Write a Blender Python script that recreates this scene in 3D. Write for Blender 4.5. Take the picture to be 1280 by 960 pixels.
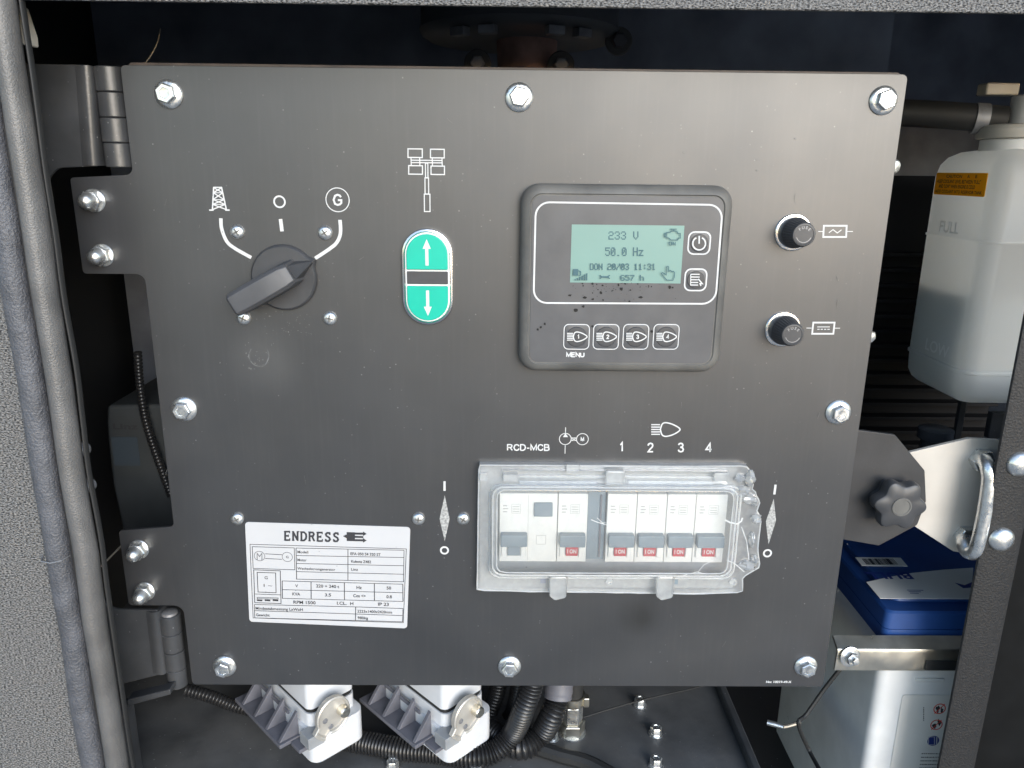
import bpy, bmesh, math, random
from mathutils import Vector, Matrix, noise
random.seed(7)
for o in list(bpy.data.objects): bpy.data.objects.remove(o)
scene = bpy.context.scene
COL = scene.collection

# ------------------------------------------------------------------ camera, sky, sun, exposure
# lengths below are millimetres (M = metres per millimetre); X right, Y into the cabinet, Z up; plate front at y = 0
M = 0.001
CAM = Vector((204.1, -439.4, 330.3))
RX = Vector((0.999895, -0.0093635, 0.0110594))     # camera right
RD = Vector((0.0081536, -0.267379, -0.963557))     # camera down
RF = Vector((0.0119794, 0.963546, -0.2672746))     # camera forward
FPX = 961.0
cd = bpy.data.cameras.new('camera'); cam = bpy.data.objects.new('camera', cd); COL.objects.link(cam)
cd.sensor_width = 36; cd.lens = FPX / 1280 * 36; cd.clip_start = 0.01; cd.clip_end = 500
cam.matrix_world = Matrix(((RX.x, -RD.x, -RF.x, CAM.x * M), (RX.y, -RD.y, -RF.y, CAM.y * M), (RX.z, -RD.z, -RF.z, CAM.z * M), (0, 0, 0, 1)))
scene.camera = cam
SUN_EL, SUN_AZ = math.radians(18), math.radians(22)   # azimuth measured from straight out of the cabinet towards the right
w = bpy.data.worlds.new('World'); scene.world = w; w.use_nodes = True
wn = w.node_tree; bg = wn.nodes['Background']
sky = wn.nodes.new('ShaderNodeTexSky'); sky.sky_type = 'NISHITA'; sky.sun_disc = False
sky.sun_elevation = SUN_EL; sky.dust_density = 0.6; sky.air_density = 1.0; sky.ozone_density = 1.0
# direction to the sun
sdir = Vector((math.sin(SUN_AZ) * math.cos(SUN_EL), -math.cos(SUN_AZ) * math.cos(SUN_EL), math.sin(SUN_EL)))
sky.sun_rotation = math.atan2(sdir.x, sdir.y)
wn.links.new(sky.outputs[0], bg.inputs[0]); bg.inputs[1].default_value = 0.15
sl = bpy.data.lights.new('sun', 'SUN'); sl.energy = 1.5; sl.angle = math.radians(40); sl.color = (0.87, 0.93, 1.0)
so = bpy.data.objects.new('sun', sl); COL.objects.link(so)
so.rotation_euler = (-sdir).to_track_quat('-Z', 'Y').to_euler(); so.location = sdir * 3
scene.view_settings.view_transform = 'Standard'; scene.view_settings.look = 'None'
scene.view_settings.gamma = 1; scene.view_settings.use_curve_mapping = False
scene.view_settings.exposure = 0.95
try:
    scene.cycles.transparent_max_bounces = 16
except Exception:
    pass

# ------------------------------------------------------------------ helpers
def ray(px, py): return RX * ((px - 640) / FPX) + RD * ((py - 480) / FPX) + RF
def U(px, py, y=0.0):
    d = ray(px, py); return CAM + d * ((y - CAM.y) / d.y)
def V(px, py, z):
    d = ray(px, py); return CAM + d * ((z - CAM.z) / d.z)
def XP(px, py, x):
    d = ray(px, py); return CAM + d * ((x - CAM.x) / d.x)
PXS = 0.46   # mm per photograph pixel on the plate

MATS = {}
def mat(name, base, rough=0.5, metal=0.0, spec=0.5, var=0.0, vscale=60, bump=0.0, bscale=900, specks=0.0, speck_scale=260,
        speck_col=(0.55, 0.55, 0.55), rvar=0.0, stretch=None, streak=0.0, dust=0.0, emit=0.0, trans=0.0, coat=0.0, bdist=0.0006, vr=0.2):
    if name in MATS: return MATS[name]
    m = bpy.data.materials.new(name); m.use_nodes = True; nt = m.node_tree; N = nt.nodes; L = nt.links
    p = N['Principled BSDF']
    p.inputs['Base Color'].default_value = (*base, 1); p.inputs['Roughness'].default_value = rough
    p.inputs['Metallic'].default_value = metal; p.inputs['Specular IOR Level'].default_value = spec
    p.inputs['Coat Weight'].default_value = coat
    if emit: p.inputs['Emission Color'].default_value = (*base, 1); p.inputs['Emission Strength'].default_value = emit
    tc = N.new('ShaderNodeTexCoord'); vec = tc.outputs['Object']
    if stretch:
        mp = N.new('ShaderNodeMapping'); mp.inputs['Scale'].default_value = stretch; L.new(vec, mp.inputs[0]); vec = mp.outputs[0]
    col = None
    def mixc(fac, a, b):
        x = N.new('ShaderNodeMix'); x.data_type = 'RGBA'
        if isinstance(fac, float): x.inputs[0].default_value = fac
        else: L.new(fac, x.inputs[0])
        for i, c in ((6, a), (7, b)):
            if isinstance(c, tuple): x.inputs[i].default_value = (*c, 1)
            else: L.new(c, x.inputs[i])
        return x.outputs[2]
    def ramp(src, a, b):
        r = N.new('ShaderNodeMapRange'); L.new(src, r.inputs[0]); r.inputs[1].default_value = a; r.inputs[2].default_value = b
        return r.outputs[0]
    cur = base
    if var:
        n = N.new('ShaderNodeTexNoise'); n.inputs['Scale'].default_value = vscale; n.inputs['Detail'].default_value = 6; L.new(vec, n.inputs['Vector'])
        lo = tuple(max(0, c * (1 - var)) for c in base); hi = tuple(min(1, c * (1 + var)) for c in base)
        cur = mixc(ramp(n.outputs[0], 0.5 - vr, 0.5 + vr), lo, hi)
    if dust:
        n = N.new('ShaderNodeTexNoise'); n.inputs['Scale'].default_value = 14; n.inputs['Detail'].default_value = 9; n.inputs['Roughness'].default_value = 0.7
        L.new(vec, n.inputs['Vector'])
        mu = N.new('ShaderNodeMath'); mu.operation = 'MULTIPLY'; mu.inputs[1].default_value = dust; L.new(ramp(n.outputs[0], 0.45, 0.75), mu.inputs[0])
        cur = mixc(mu.outputs[0], cur, (0.20, 0.18, 0.15))
    if specks:
        v = N.new('ShaderNodeTexVoronoi'); v.inputs['Scale'].default_value = speck_scale; L.new(vec, v.inputs['Vector'])
        n = N.new('ShaderNodeTexNoise'); n.inputs['Scale'].default_value = speck_scale * 0.11; L.new(vec, n.inputs['Vector'])
        a = ramp(v.outputs['Distance'], 0.09, 0.03)
        bb = N.new('ShaderNodeMath'); bb.operation = 'MULTIPLY'; L.new(a, bb.inputs[0]); L.new(ramp(n.outputs[0], 0.42, 0.72), bb.inputs[1])
        cc = N.new('ShaderNodeMath'); cc.operation = 'MULTIPLY'; L.new(bb.outputs[0], cc.inputs[0]); cc.inputs[1].default_value = specks
        cur = mixc(cc.outputs[0], cur, speck_col)
    if not isinstance(cur, tuple): L.new(cur, p.inputs['Base Color'])
    if rvar:
        n = N.new('ShaderNodeTexNoise'); n.inputs['Scale'].default_value = vscale * 0.6; n.inputs['Detail'].default_value = 8; L.new(vec, n.inputs['Vector'])
        r = N.new('ShaderNodeMapRange'); L.new(n.outputs[0], r.inputs[0]); r.inputs[1].default_value = 0.3; r.inputs[2].default_value = 0.7
        r.inputs[3].default_value = max(0.03, rough - rvar); r.inputs[4].default_value = min(1, rough + rvar); L.new(r.outputs[0], p.inputs['Roughness'])
    if bump:
        n = N.new('ShaderNodeTexNoise'); n.inputs['Scale'].default_value = bscale; n.inputs['Detail'].default_value = 3; L.new(vec, n.inputs['Vector'])
        b = N.new('ShaderNodeBump'); b.inputs['Strength'].default_value = bump; b.inputs['Distance'].default_value = bdist; L.new(n.outputs[0], b.inputs['Height'])
        L.new(b.outputs[0], p.inputs['Normal'])
    if trans:   # milky plastic: part of the light goes through
        t = N.new('ShaderNodeBsdfTranslucent'); t.inputs[0].default_value = (*base, 1)
        mx = N.new('ShaderNodeMixShader'); mx.inputs[0].default_value = trans
        L.new(p.outputs[0], mx.inputs[1]); L.new(t.outputs[0], mx.inputs[2]); L.new(mx.outputs[0], N['Material Output'].inputs[0])
    MATS[name] = m; return m

def clear_mat(name, milk, milk_col, rough, refl, scratch):
    m = bpy.data.materials.new(name); m.use_nodes = True; nt = m.node_tree; N = nt.nodes; L = nt.links
    N.remove(N['Principled BSDF'])
    tr = N.new('ShaderNodeBsdfTransparent'); tr.inputs[0].default_value = (0.97, 0.98, 0.98, 1)
    df = N.new('ShaderNodeBsdfDiffuse'); df.inputs[0].default_value = (*milk_col, 1)
    tl = N.new('ShaderNodeBsdfTranslucent'); tl.inputs[0].default_value = (*milk_col, 1)
    gl = N.new('ShaderNodeBsdfGlossy'); gl.inputs['Roughness'].default_value = rough; gl.inputs[0].default_value = (1, 1, 1, 1)
    tc = N.new('ShaderNodeTexCoord'); n = N.new('ShaderNodeTexNoise'); n.inputs['Scale'].default_value = 260; n.inputs['Detail'].default_value = 8; n.inputs['Distortion'].default_value = 0.4
    L.new(tc.outputs['Object'], n.inputs['Vector'])
    r = N.new('ShaderNodeMapRange'); L.new(n.outputs[0], r.inputs[0]); r.inputs[1].default_value = 0.4; r.inputs[2].default_value = 0.75
    r.inputs[3].default_value = milk; r.inputs[4].default_value = min(1, milk + scratch)
    b = N.new('ShaderNodeBump'); b.inputs['Strength'].default_value = 0.12; b.inputs['Distance'].default_value = 0.0006; L.new(n.outputs[0], b.inputs['Height'])
    L.new(b.outputs[0], gl.inputs['Normal'])
    m0 = N.new('ShaderNodeMixShader'); m0.inputs[0].default_value = 0.5; L.new(df.outputs[0], m0.inputs[1]); L.new(tl.outputs[0], m0.inputs[2])
    m1 = N.new('ShaderNodeMixShader'); L.new(r.outputs[0], m1.inputs[0]); L.new(tr.outputs[0], m1.inputs[1]); L.new(m0.outputs[0], m1.inputs[2])
    fr = N.new('ShaderNodeFresnel'); fr.inputs[0].default_value = 1.5; L.new(b.outputs[0], fr.inputs['Normal'])
    ad = N.new('ShaderNodeMath'); ad.operation = 'MULTIPLY'; ad.inputs[1].default_value = refl; L.new(fr.outputs[0], ad.inputs[0]); ad.use_clamp = True
    m2 = N.new('ShaderNodeMixShader'); L.new(ad.outputs[0], m2.inputs[0]); L.new(m1.outputs[0], m2.inputs[1]); L.new(gl.outputs[0], m2.inputs[2])
    L.new(m2.outputs[0], N['Material Output'].inputs[0]); MATS[name] = m; return m

PANEL = mat('panel_black', (0.029, 0.030, 0.033), 0.40, spec=1.0, var=0.15, vscale=18, specks=0.5, speck_scale=170, rvar=0.04, bump=0.04, bscale=2500, dust=0.05)
# a greasy smudge and a faint hand-wiped patch on the plate
def smudge(m, spots):
    nt = m.node_tree; N = nt.nodes; L = nt.links; p = N['Principled BSDF']; src = p.inputs['Base Color'].links[0].from_socket
    tc = N.new('ShaderNodeTexCoord'); ns = N.new('ShaderNodeTexNoise'); ns.inputs['Scale'].default_value = 55; ns.inputs['Detail'].default_value = 5; L.new(tc.outputs['Object'], ns.inputs['Vector'])
    for (x, z, rad, col, amt) in spots:
        d = N.new('ShaderNodeVectorMath'); d.operation = 'DISTANCE'; L.new(tc.outputs['Object'], d.inputs[0]); d.inputs[1].default_value = (x * M, 0, z * M)
        mr = N.new('ShaderNodeMapRange'); L.new(d.outputs['Value'], mr.inputs[0]); mr.inputs[1].default_value = rad * M; mr.inputs[2].default_value = rad * 0.2 * M
        mu = N.new('ShaderNodeMath'); mu.operation = 'MULTIPLY'; L.new(mr.outputs[0], mu.inputs[0]); L.new(ns.outputs[0], mu.inputs[1])
        m2 = N.new('ShaderNodeMath'); m2.operation = 'MULTIPLY'; L.new(mu.outputs[0], m2.inputs[0]); m2.inputs[1].default_value = amt; m2.use_clamp = True
        x_ = N.new('ShaderNodeMix'); x_.data_type = 'RGBA'; L.new(m2.outputs[0], x_.inputs[0]); L.new(src, x_.inputs[6]); x_.inputs[7].default_value = (*col, 1); src = x_.outputs[2]
    mp = N.new('ShaderNodeMapping'); mp.inputs['Scale'].default_value = (1, 1, 0.05); L.new(tc.outputs['Object'], mp.inputs[0])
    n2_ = N.new('ShaderNodeTexNoise'); n2_.inputs['Scale'].default_value = 420; n2_.inputs['Detail'].default_value = 4; L.new(mp.outputs[0], n2_.inputs['Vector'])
    mr = N.new('ShaderNodeMapRange'); L.new(n2_.outputs[0], mr.inputs[0]); mr.inputs[1].default_value = 0.5; mr.inputs[2].default_value = 0.8; mr.inputs[4].default_value = 0.12
    x_ = N.new('ShaderNodeMix'); x_.data_type = 'RGBA'; L.new(mr.outputs[0], x_.inputs[0]); L.new(src, x_.inputs[6]); x_.inputs[7].default_value = (0.085, 0.085, 0.087, 1); src = x_.outputs[2]
    L.new(src, p.inputs['Base Color'])
smudge(PANEL, [(85, 53, 17, (0.012, 0.012, 0.012), 1.6), (-145, 222, 24, (0.075, 0.075, 0.075), 0.8), (70, 110, 60, (0.058, 0.058, 0.06), 0.8)])
PRINT = mat('print_white', (0.62, 0.62, 0.615), 0.6, var=0.06, vscale=200)
PRINTG = mat('print_halftone', (0.36, 0.36, 0.35), 0.6, var=0.5, vscale=700)
INK = mat('print_black', (0.03, 0.03, 0.035), 0.6, var=0.2, vscale=300)
ZINC = mat('zinc_steel', (0.82, 0.83, 0.82), 0.32, 0.92, var=0.15, vscale=300, rvar=0.12, bump=0.15, bscale=700)
ZINCY = mat('yellow_zinc', (0.80, 0.76, 0.66), 0.36, 1.0, var=0.12, vscale=90, rvar=0.1)
EDGE = mat('bare_edge', (0.35, 0.32, 0.28), 0.4, 0.6, var=0.3, vscale=150)
BLACKP = mat('black_plastic', (0.052, 0.053, 0.057), 0.42, var=0.15, vscale=80, bump=0.05, bscale=2000)
BEZEL = mat('bezel_plastic', (0.12, 0.118, 0.112), 0.55, var=0.3, vscale=50, bump=0.08, bscale=1500, dust=0.5)
MEMBR = mat('membrane', (0.085, 0.086, 0.092), 0.4, var=0.12, vscale=60, dust=0.15)
FRAME = mat('hinge_black_paint', (0.052, 0.054, 0.058), 0.30, var=0.25, vscale=40, bump=0.12, bscale=500, specks=0.8, speck_scale=200, dust=0.12)
OUTER = mat('textured_grey_paint', (0.14, 0.136, 0.132), 0.5, var=0.95, vscale=1000, bump=1.0, bscale=1000, bdist=0.001, vr=0.13, stretch=(0.8, 1, 1.5))
SEAL = mat('seal_rubber', (0.095, 0.098, 0.11), 0.42, var=0.25, vscale=90, bump=1.0, bscale=800, bdist=0.0008)
SEAL2 = mat('seal_bulb_rubber', (0.115, 0.112, 0.11), 0.42, spec=0.7, var=0.25, vscale=45, bump=0.6, bscale=1100, dust=0.2)
VEILED = mat('veiled_interior', (0.27, 0.29, 0.34), 0.6, var=0.3, vscale=20)  # black walls lightened in colour to stand in for veiling glare
FLOORM = mat('black_floor_paint', (0.095, 0.096, 0.097), 0.45, var=0.3, vscale=30, bump=0.2, bscale=300, specks=0.8, speck_scale=150, dust=0.3)
POST = mat('post_black_texture', (0.014, 0.014, 0.015), 0.55, var=0.3, vscale=300, bump=0.7, bscale=700)
WHITEP = mat('breaker_white', (0.78, 0.78, 0.76), 0.45, var=0.03, vscale=80)
BLUEG = mat('toggle_bluegrey', (0.20, 0.25, 0.29), 0.45, var=0.08, vscale=100)
RED = mat('toggle_red', (0.50, 0.05, 0.06), 0.5)
GREEN = mat('button_green', (0.0, 0.45, 0.32), 0.35, var=0.05, vscale=60)
CHROME = mat('bezel_chrome', (0.82, 0.82, 0.82), 0.22, 1.0)
LCD = mat('lcd_green', (0.18, 0.31, 0.275), 0.4, var=0.04, vscale=30)
LCDINK = mat('lcd_ink', (0.05, 0.12, 0.14), 0.6)
STICK = mat('label_white', (0.52, 0.52, 0.53), 0.6, var=0.03, vscale=40)
TANK = mat('tank_plastic', (0.82, 0.82, 0.795), 0.38, trans=0.72, var=0.05, vscale=30)
TANKR = mat('tank_raised', (0.97, 0.97, 0.95), 0.4, trans=0.3)
COOL = mat('coolant', (0.52, 0.58, 0.62), 0.3, trans=0.7)
YELL = mat('sticker_yellow', (0.95, 0.58, 0.02), 0.45, trans=0.5, var=0.06, vscale=120)
CREAM = mat('cream_zinc_plate', (0.56, 0.52, 0.465), 0.42, 0.0, var=0.08, vscale=40, rvar=0.08)
BLUE = mat('battery_blue', (0.018, 0.065, 0.23), 0.36, var=0.1, vscale=60, specks=0.4, speck_scale=120)
BCASE = mat('battery_case', (0.80, 0.80, 0.79), 0.42, var=0.08, vscale=40)
BLABEL = mat('battery_label', (0.80, 0.78, 0.73), 0.4, var=0.05, vscale=30)
REDINK = mat('hazard_red', (0.65, 0.05, 0.03), 0.5); BLUEINK = mat('hazard_blue', (0.02, 0.04, 0.22), 0.5)
GASK = mat('gasket_black', (0.02, 0.02, 0.02), 0.6)
HOUS = mat('connector_grey', (0.66, 0.67, 0.69), 0.42, var=0.04, vscale=80, dust=0.06)
HOUSD = mat('connector_dark', (0.13, 0.13, 0.15), 0.5, var=0.15, vscale=80)
CONDU = mat('conduit_black', (0.018, 0.018, 0.019), 0.33, var=0.2, vscale=60)
ALT = mat('alternator_grey', (0.045, 0.05, 0.053), 0.5, var=0.2, vscale=30)
RUST = mat('rusty_pipe', (0.34, 0.20, 0.16), 0.8, var=0.35, vscale=60)
STEELD = mat('dull_steel', (0.28, 0.28, 0.29), 0.5, 0.5, var=0.3, vscale=90)
IVORY = mat('ivory_plastic', (0.55, 0.52, 0.46), 0.45, var=0.1)
MUD = mat('mud_specks', (0.012, 0.011, 0.010), 0.8)
WIPE = mat('wipe_mark', (0.13, 0.13, 0.13), 0.5, var=0.5, vscale=300)
CLEAR = clear_mat('clear_cover_window', 0.13, (0.95, 0.96, 0.96), 0.06, 1.4, 0.06)
MILKY = clear_mat('clear_cover_frame', 0.40, (0.95, 0.96, 0.96), 0.08, 2.2, 0.07)
EDGEP = clear_mat('clear_cover_lit_edge', 0.75, (0.96, 0.97, 0.97), 0.10, 2.0, 0.1)
GROUND = mat('ground_gravel', (0.20, 0.20, 0.20), 0.9, var=0.3, vscale=4)

ORG = {}
def thing(name, label, cat, loc, group=None):
    o = bpy.data.objects.new(name, None); COL.objects.link(o); o.empty_display_size = 0.02
    o.location = Vector(loc) * M; o['label'] = label; o['category'] = cat
    if group: o['group'] = group
    ORG[o.name] = Vector(loc); return o
def tag(o, label=None, cat=None, group=None, kind=None):
    if label: o['label'] = label
    if cat: o['category'] = cat
    if group: o['group'] = group
    if kind: o['kind'] = kind
    return o
def link(name, me, parent, loc=None, rot=None):
    o = bpy.data.objects.new(name, me); COL.objects.link(o)
    if parent: o.parent = parent; ORG[o.name] = ORG[parent.name]
    else: ORG[o.name] = Vector((0, 0, 0))
    if loc is not None: o.location = (Vector(loc) - (ORG[parent.name] if parent else Vector((0, 0, 0)))) * M
    if rot is not None: o.rotation_euler = rot
    return o

FR = (Vector((0, 0, 0)), Vector((1, 0, 0)), Vector((0, 0, 1)), Vector((0, -1, 0)))   # plate frame: u right, v up, w out
def fr(y): return (Vector((0, y, 0)),) + FR[1:]

class G:
    def __init__(s): s.v = []; s.f = []
    def add(s, vs, fs):
        b = len(s.v); s.v += [Vector(v) for v in vs]; s.f += [tuple(i + b for i in f) for f in fs]; return s
    def box(s, x0, x1, y0, y1, z0, z1, mtx=None):
        vs = [Vector((x, y, z)) for x in (x0, x1) for y in (y0, y1) for z in (z0, z1)]
        if mtx: vs = [mtx @ v for v in vs]
        return s.add(vs, [(0, 1, 3, 2), (4, 6, 7, 5), (0, 4, 5, 1), (2, 3, 7, 6), (0, 2, 6, 4), (1, 5, 7, 3)])
    def prism(s, poly, w0, w1, f=FR):
        o, eu, ev, ew = f; n = len(poly)
        vs = [o + eu * p[0] + ev * p[1] + ew * w for w in (w0, w1) for p in poly]
        return s.add(vs, [tuple(range(n))[::-1], tuple(range(n, 2 * n))] + [(i, (i + 1) % n, n + (i + 1) % n, n + i) for i in range(n)])
    def loft(s, rings, cap0=True, cap1=True):
        n = len(rings[0]); vs = [v for r in rings for v in r]; fs = []
        for k in range(len(rings) - 1):
            for i in range(n): fs.append((k * n + i, k * n + (i + 1) % n, (k + 1) * n + (i + 1) % n, (k + 1) * n + i))
        if cap0: fs.append(tuple(range(n))[::-1])
        if cap1: fs.append(tuple(range((len(rings) - 1) * n, len(rings) * n)))
        return s.add(vs, fs)
    def lathe(s, prof, o, axis, n=24, cap0=True, cap1=True):
        axis = Vector(axis).normalized(); o = Vector(o)
        a = axis.orthogonal().normalized(); b = axis.cross(a)
        rings = [[o + axis * h + (a * math.cos(t) + b * math.sin(t)) * max(r, 0.01) for t in [2 * math.pi * i / n for i in range(n)]] for r, h in prof]
        return s.loft(rings, cap0, cap1)
    def tube(s, path, r, n=10, cap=True):
        path = [Vector(p) for p in path]; rings = []; prev = None
        for i, p in enumerate(path):
            t = (path[min(i + 1, len(path) - 1)] - path[max(i - 1, 0)]).normalized()
            a = t.orthogonal().normalized() if prev is None else (prev - t * prev.dot(t)).normalized()
            prev = a; b = t.cross(a); rr = r[i] if isinstance(r, list) else r
            rings.append([p + (a * math.cos(q) + b * math.sin(q)) * rr for q in [2 * math.pi * k / n for k in range(n)]])
        return s.loft(rings, cap, cap)
    def mesh(s, name, m, org=Vector((0, 0, 0)), angle=35, recalc=True):
        me = bpy.data.meshes.new(name); me.from_pydata([(v - org) * M for v in s.v], [], s.f)
        if recalc:
            bm = bmesh.new(); bm.from_mesh(me); bmesh.ops.recalc_face_normals(bm, faces=bm.faces); bm.to_mesh(me); bm.free()
        me.materials.append(m); me.shade_smooth(); me.set_sharp_from_angle(angle=math.radians(angle)); return me
    def build(s, name, m, parent=None, bevel=0, seg=2, angle=35):
        o = link(name, s.mesh(name, m, ORG[parent.name] if parent else Vector((0, 0, 0)), angle), parent)
        if bevel:
            b = o.modifiers.new('bevel', 'BEVEL'); b.width = bevel * M; b.segments = seg; b.limit_method = 'ANGLE'; b.angle_limit = math.radians(32)
            b.harden_normals = True
        return o

def fillet(pts, r, n=5):
    out = []; k = len(pts)
    for i in range(k):
        p = Vector(pts[i][:2]); a = Vector(pts[i - 1][:2]); b = Vector(pts[(i + 1) % k][:2]); rr = r[i] if isinstance(r, (list, tuple)) else r
        if rr <= 0: out.append((p.x, p.y)); continue
        u = (a - p).normalized(); v = (b - p).normalized(); c = max(-0.9999, min(0.9999, u.dot(v))); th = math.acos(c)
        d = min(rr / math.tan(th / 2), (a - p).length * 0.49, (b - p).length * 0.49); r2 = d * math.tan(th / 2)
        bis = (u + v)
        if bis.length < 1e-6: out.append((p.x, p.y)); continue
        cen = p + bis.normalized() * (r2 / math.sin(th / 2)); s0 = p + u * d - cen; s1 = p + v * d - cen
        a0 = math.atan2(s0.y, s0.x); da = math.atan2(s1.y, s1.x) - a0
        da = (da + math.pi) % (2 * math.pi) - math.pi
        for j in range(n + 1):
            t = a0 + da * j / n; out.append((cen.x + r2 * math.cos(t), cen.y + r2 * math.sin(t)))
    return out
def rrect(x0, x1, z0, z1, r, n=5): return fillet([(x0, z0), (x1, z0), (x1, z1), (x0, z1)], r, n)
def P2(pts, y=0.0): return [(lambda q: (q.x, q.z))(U(px, py, y)) for px, py in pts]
def spline(pts, k=8):
    pts = [Vector(p) for p in pts]; out = []
    for i in range(len(pts) - 1):
        p0 = pts[max(i - 1, 0)]; p1 = pts[i]; p2 = pts[i + 1]; p3 = pts[min(i + 2, len(pts) - 1)]
        for j in range(k):
            t = j / k
            out.append(0.5 * ((2 * p1) + (p2 - p0) * t + (2 * p0 - 5 * p1 + 4 * p2 - p3) * t * t + (3 * p1 - p0 - 3 * p2 + p3) * t ** 3))
    out.append(pts[-1]); return out
def resample(path, step):
    out = [path[0].copy()]; need = step
    for a, b in zip(path, path[1:]):
        L = (b - a).length; pos = 0
        while L - pos >= need:
            pos += need; out.append(a.lerp(b, pos / L)); need = step
        need -= (L - pos)
    return out

TXT = {}
def glyphs(s, bold):
    if (s, bold) not in TXT:
        cu = bpy.data.curves.new('t', 'FONT'); cu.body = s; cu.size = 1; cu.offset = bold; cu.resolution_u = 3
        ob = bpy.data.objects.new('t', cu); me = bpy.data.meshes.new_from_object(ob)
        TXT[(s, bold)] = ([(v.co.x, v.co.y) for v in me.vertices], [tuple(p.vertices) for p in me.polygons])
        bpy.data.objects.remove(ob); bpy.data.curves.remove(cu); bpy.data.meshes.remove(me)
    return TXT[(s, bold)]
CAPH = max(y for x, y in glyphs('H', 0.0)[0])

class Ink:   # flat print in a plane; coordinates of the plane's frame, or photograph pixels through pp()
    def __init__(s, y=None, frame=None, lift=0.06):
        s.y = y; s.f = frame or fr(y); s.g = G(); s.w = lift
    def pp(s, p):
        if s.y is None: return p
        q = U(p[0], p[1], s.y); return (q.x, q.z)
    def put(s, pts, faces):
        o, eu, ev, ew = s.f; s.w += 0.004
        s.g.add([o + eu * a + ev * b + ew * s.w for a, b in pts], faces)
    def poly(s, pts, conv=True):
        pts = [s.pp(p) if conv else p for p in pts]; s.put(pts, [tuple(range(len(pts)))])
    def line(s, pts, w, closed=False, conv=True):
        pts = [Vector(s.pp(p) if conv else p) for p in pts]; n = len(pts); h = w * (PXS if conv and s.y is not None else 1) / 2; vs = []; fs = []
        for i in range(n):
            a = pts[i - 1] if (closed or i > 0) else None; b = pts[(i + 1) % n] if (closed or i < n - 1) else None
            d0 = (pts[i] - a).normalized() if a is not None else None; d1 = (b - pts[i]).normalized() if b is not None else None
            d0 = d0 or d1; d1 = d1 or d0
            n0 = Vector((-d0.y, d0.x)); n1 = Vector((-d1.y, d1.x)); m = (n0 + n1)
            m = m.normalized() if m.length > 1e-6 else n0
            k = h / max(0.4, m.dot(n0)); vs += [tuple(pts[i] + m * k), tuple(pts[i] - m * k)]
        for i in range(n if closed else n - 1):
            j = (i + 1) % n; fs.append((2 * i, 2 * i + 1, 2 * j + 1, 2 * j))
        s.put(vs, fs)
    def circle(s, c, r, w, n=32, conv=True):
        c = s.pp(c) if conv else c; k = PXS if conv and s.y is not None else 1
        s.line([(c[0] + r * k * math.cos(2 * math.pi * i / n), c[1] + r * k * math.sin(2 * math.pi * i / n)) for i in range(n)], w * k, True, False)
    def disc(s, c, r, n=24, conv=True):
        c = s.pp(c) if conv else c; k = PXS if conv and s.y is not None else 1
        s.poly([(c[0] + r * k * math.cos(2 * math.pi * i / n), c[1] + r * k * math.sin(2 * math.pi * i / n)) for i in range(n)], False)
    def text(s, t, c, cap, rot=0.0, bold=0.0, align='c', conv=True, width=None):
        vs, fs = glyphs(t, bold); k = PXS if conv and s.y is not None else 1; c = s.pp(c) if conv else c
        x0 = min(v[0] for v in vs); x1 = max(v[0] for v in vs); sc = cap * k / CAPH
        sx = sc if width is None else width * k / (x1 - x0)
        ox = {'c': (x0 + x1) / 2, 'l': x0, 'r': x1}[align]; cr, sr = math.cos(rot), math.sin(rot); out = []
        for x, y in vs:
            a = (x - ox) * sx; b = (y - CAPH / 2) * sc; out.append((c[0] + a * cr - b * sr, c[1] + a * sr + b * cr))
        s.put(out, fs)
    def build(s, name, m, parent): return link(name, s.g.mesh(name, m, ORG[parent.name] if parent else Vector((0, 0, 0)), 35, False), parent)

SF = {'1': (.40, [[(.03, .76), (.16, .82), (.27, 1), (.27, 0)]]), '2': (.60, [[(.02, .72), (.08, .9), (.29, 1), (.5, .93), (.57, .74), (.5, .54), (.22, .26), (.03, 0), (.6, 0)]]),
      '3': (.60, [[(.03, .8), (.12, .95), (.29, 1), (.48, .94), (.55, .76), (.46, .58), (.24, .53)], [(.24, .53), (.5, .47), (.59, .27), (.52, .07), (.3, 0), (.1, .06), (.0, .24)]]),
      '4': (.66, [[(.47, 0), (.47, 1), (0, .28), (.66, .28)]]), '-': (.34, [[(0, .38), (.34, .38)]]),
      'R': (.68, [[(0, 0), (0, 1), (.42, 1), (.58, .92), (.63, .74), (.56, .56), (.4, .5), (0, .5)], [(.36, .5), (.67, 0)]]),
      'C': (.72, [[(.7, .72), (.6, .92), (.38, 1), (.14, .9), (0, .5), (.14, .1), (.38, 0), (.6, .08), (.71, .32)]]),
      'D': (.68, [[(0, 0), (0, 1), (.34, 1), (.58, .86), (.68, .5), (.58, .14), (.34, 0), (0, 0)]]), 'M': (.76, [[(0, 0), (0, 1), (.38, .12), (.76, 1), (.76, 0)]]),
      'B': (.64, [[(0, .5), (0, 1), (.38, 1), (.56, .9), (.56, .62), (.4, .53), (0, .53)], [(0, .53), (0, 0), (.42, 0), (.62, .12), (.62, .4), (.42, .52)]]),
      'E': (.60, [[(.6, 1), (0, 1), (0, 0), (.62, 0)], [(0, .52), (.54, .52)]]), 'N': (.66, [[(0, 0), (0, 1), (.66, 0), (.66, 1)]]),
      'U': (.66, [[(0, 1), (0, .28), (.1, .06), (.33, 0), (.56, .06), (.66, .28), (.66, 1)]]),
      'G': (.78, [[(.72, .76), (.6, .93), (.38, 1), (.14, .9), (0, .5), (.14, .1), (.4, 0), (.62, .06), (.76, .2), (.76, .47), (.42, .47)]])}
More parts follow.
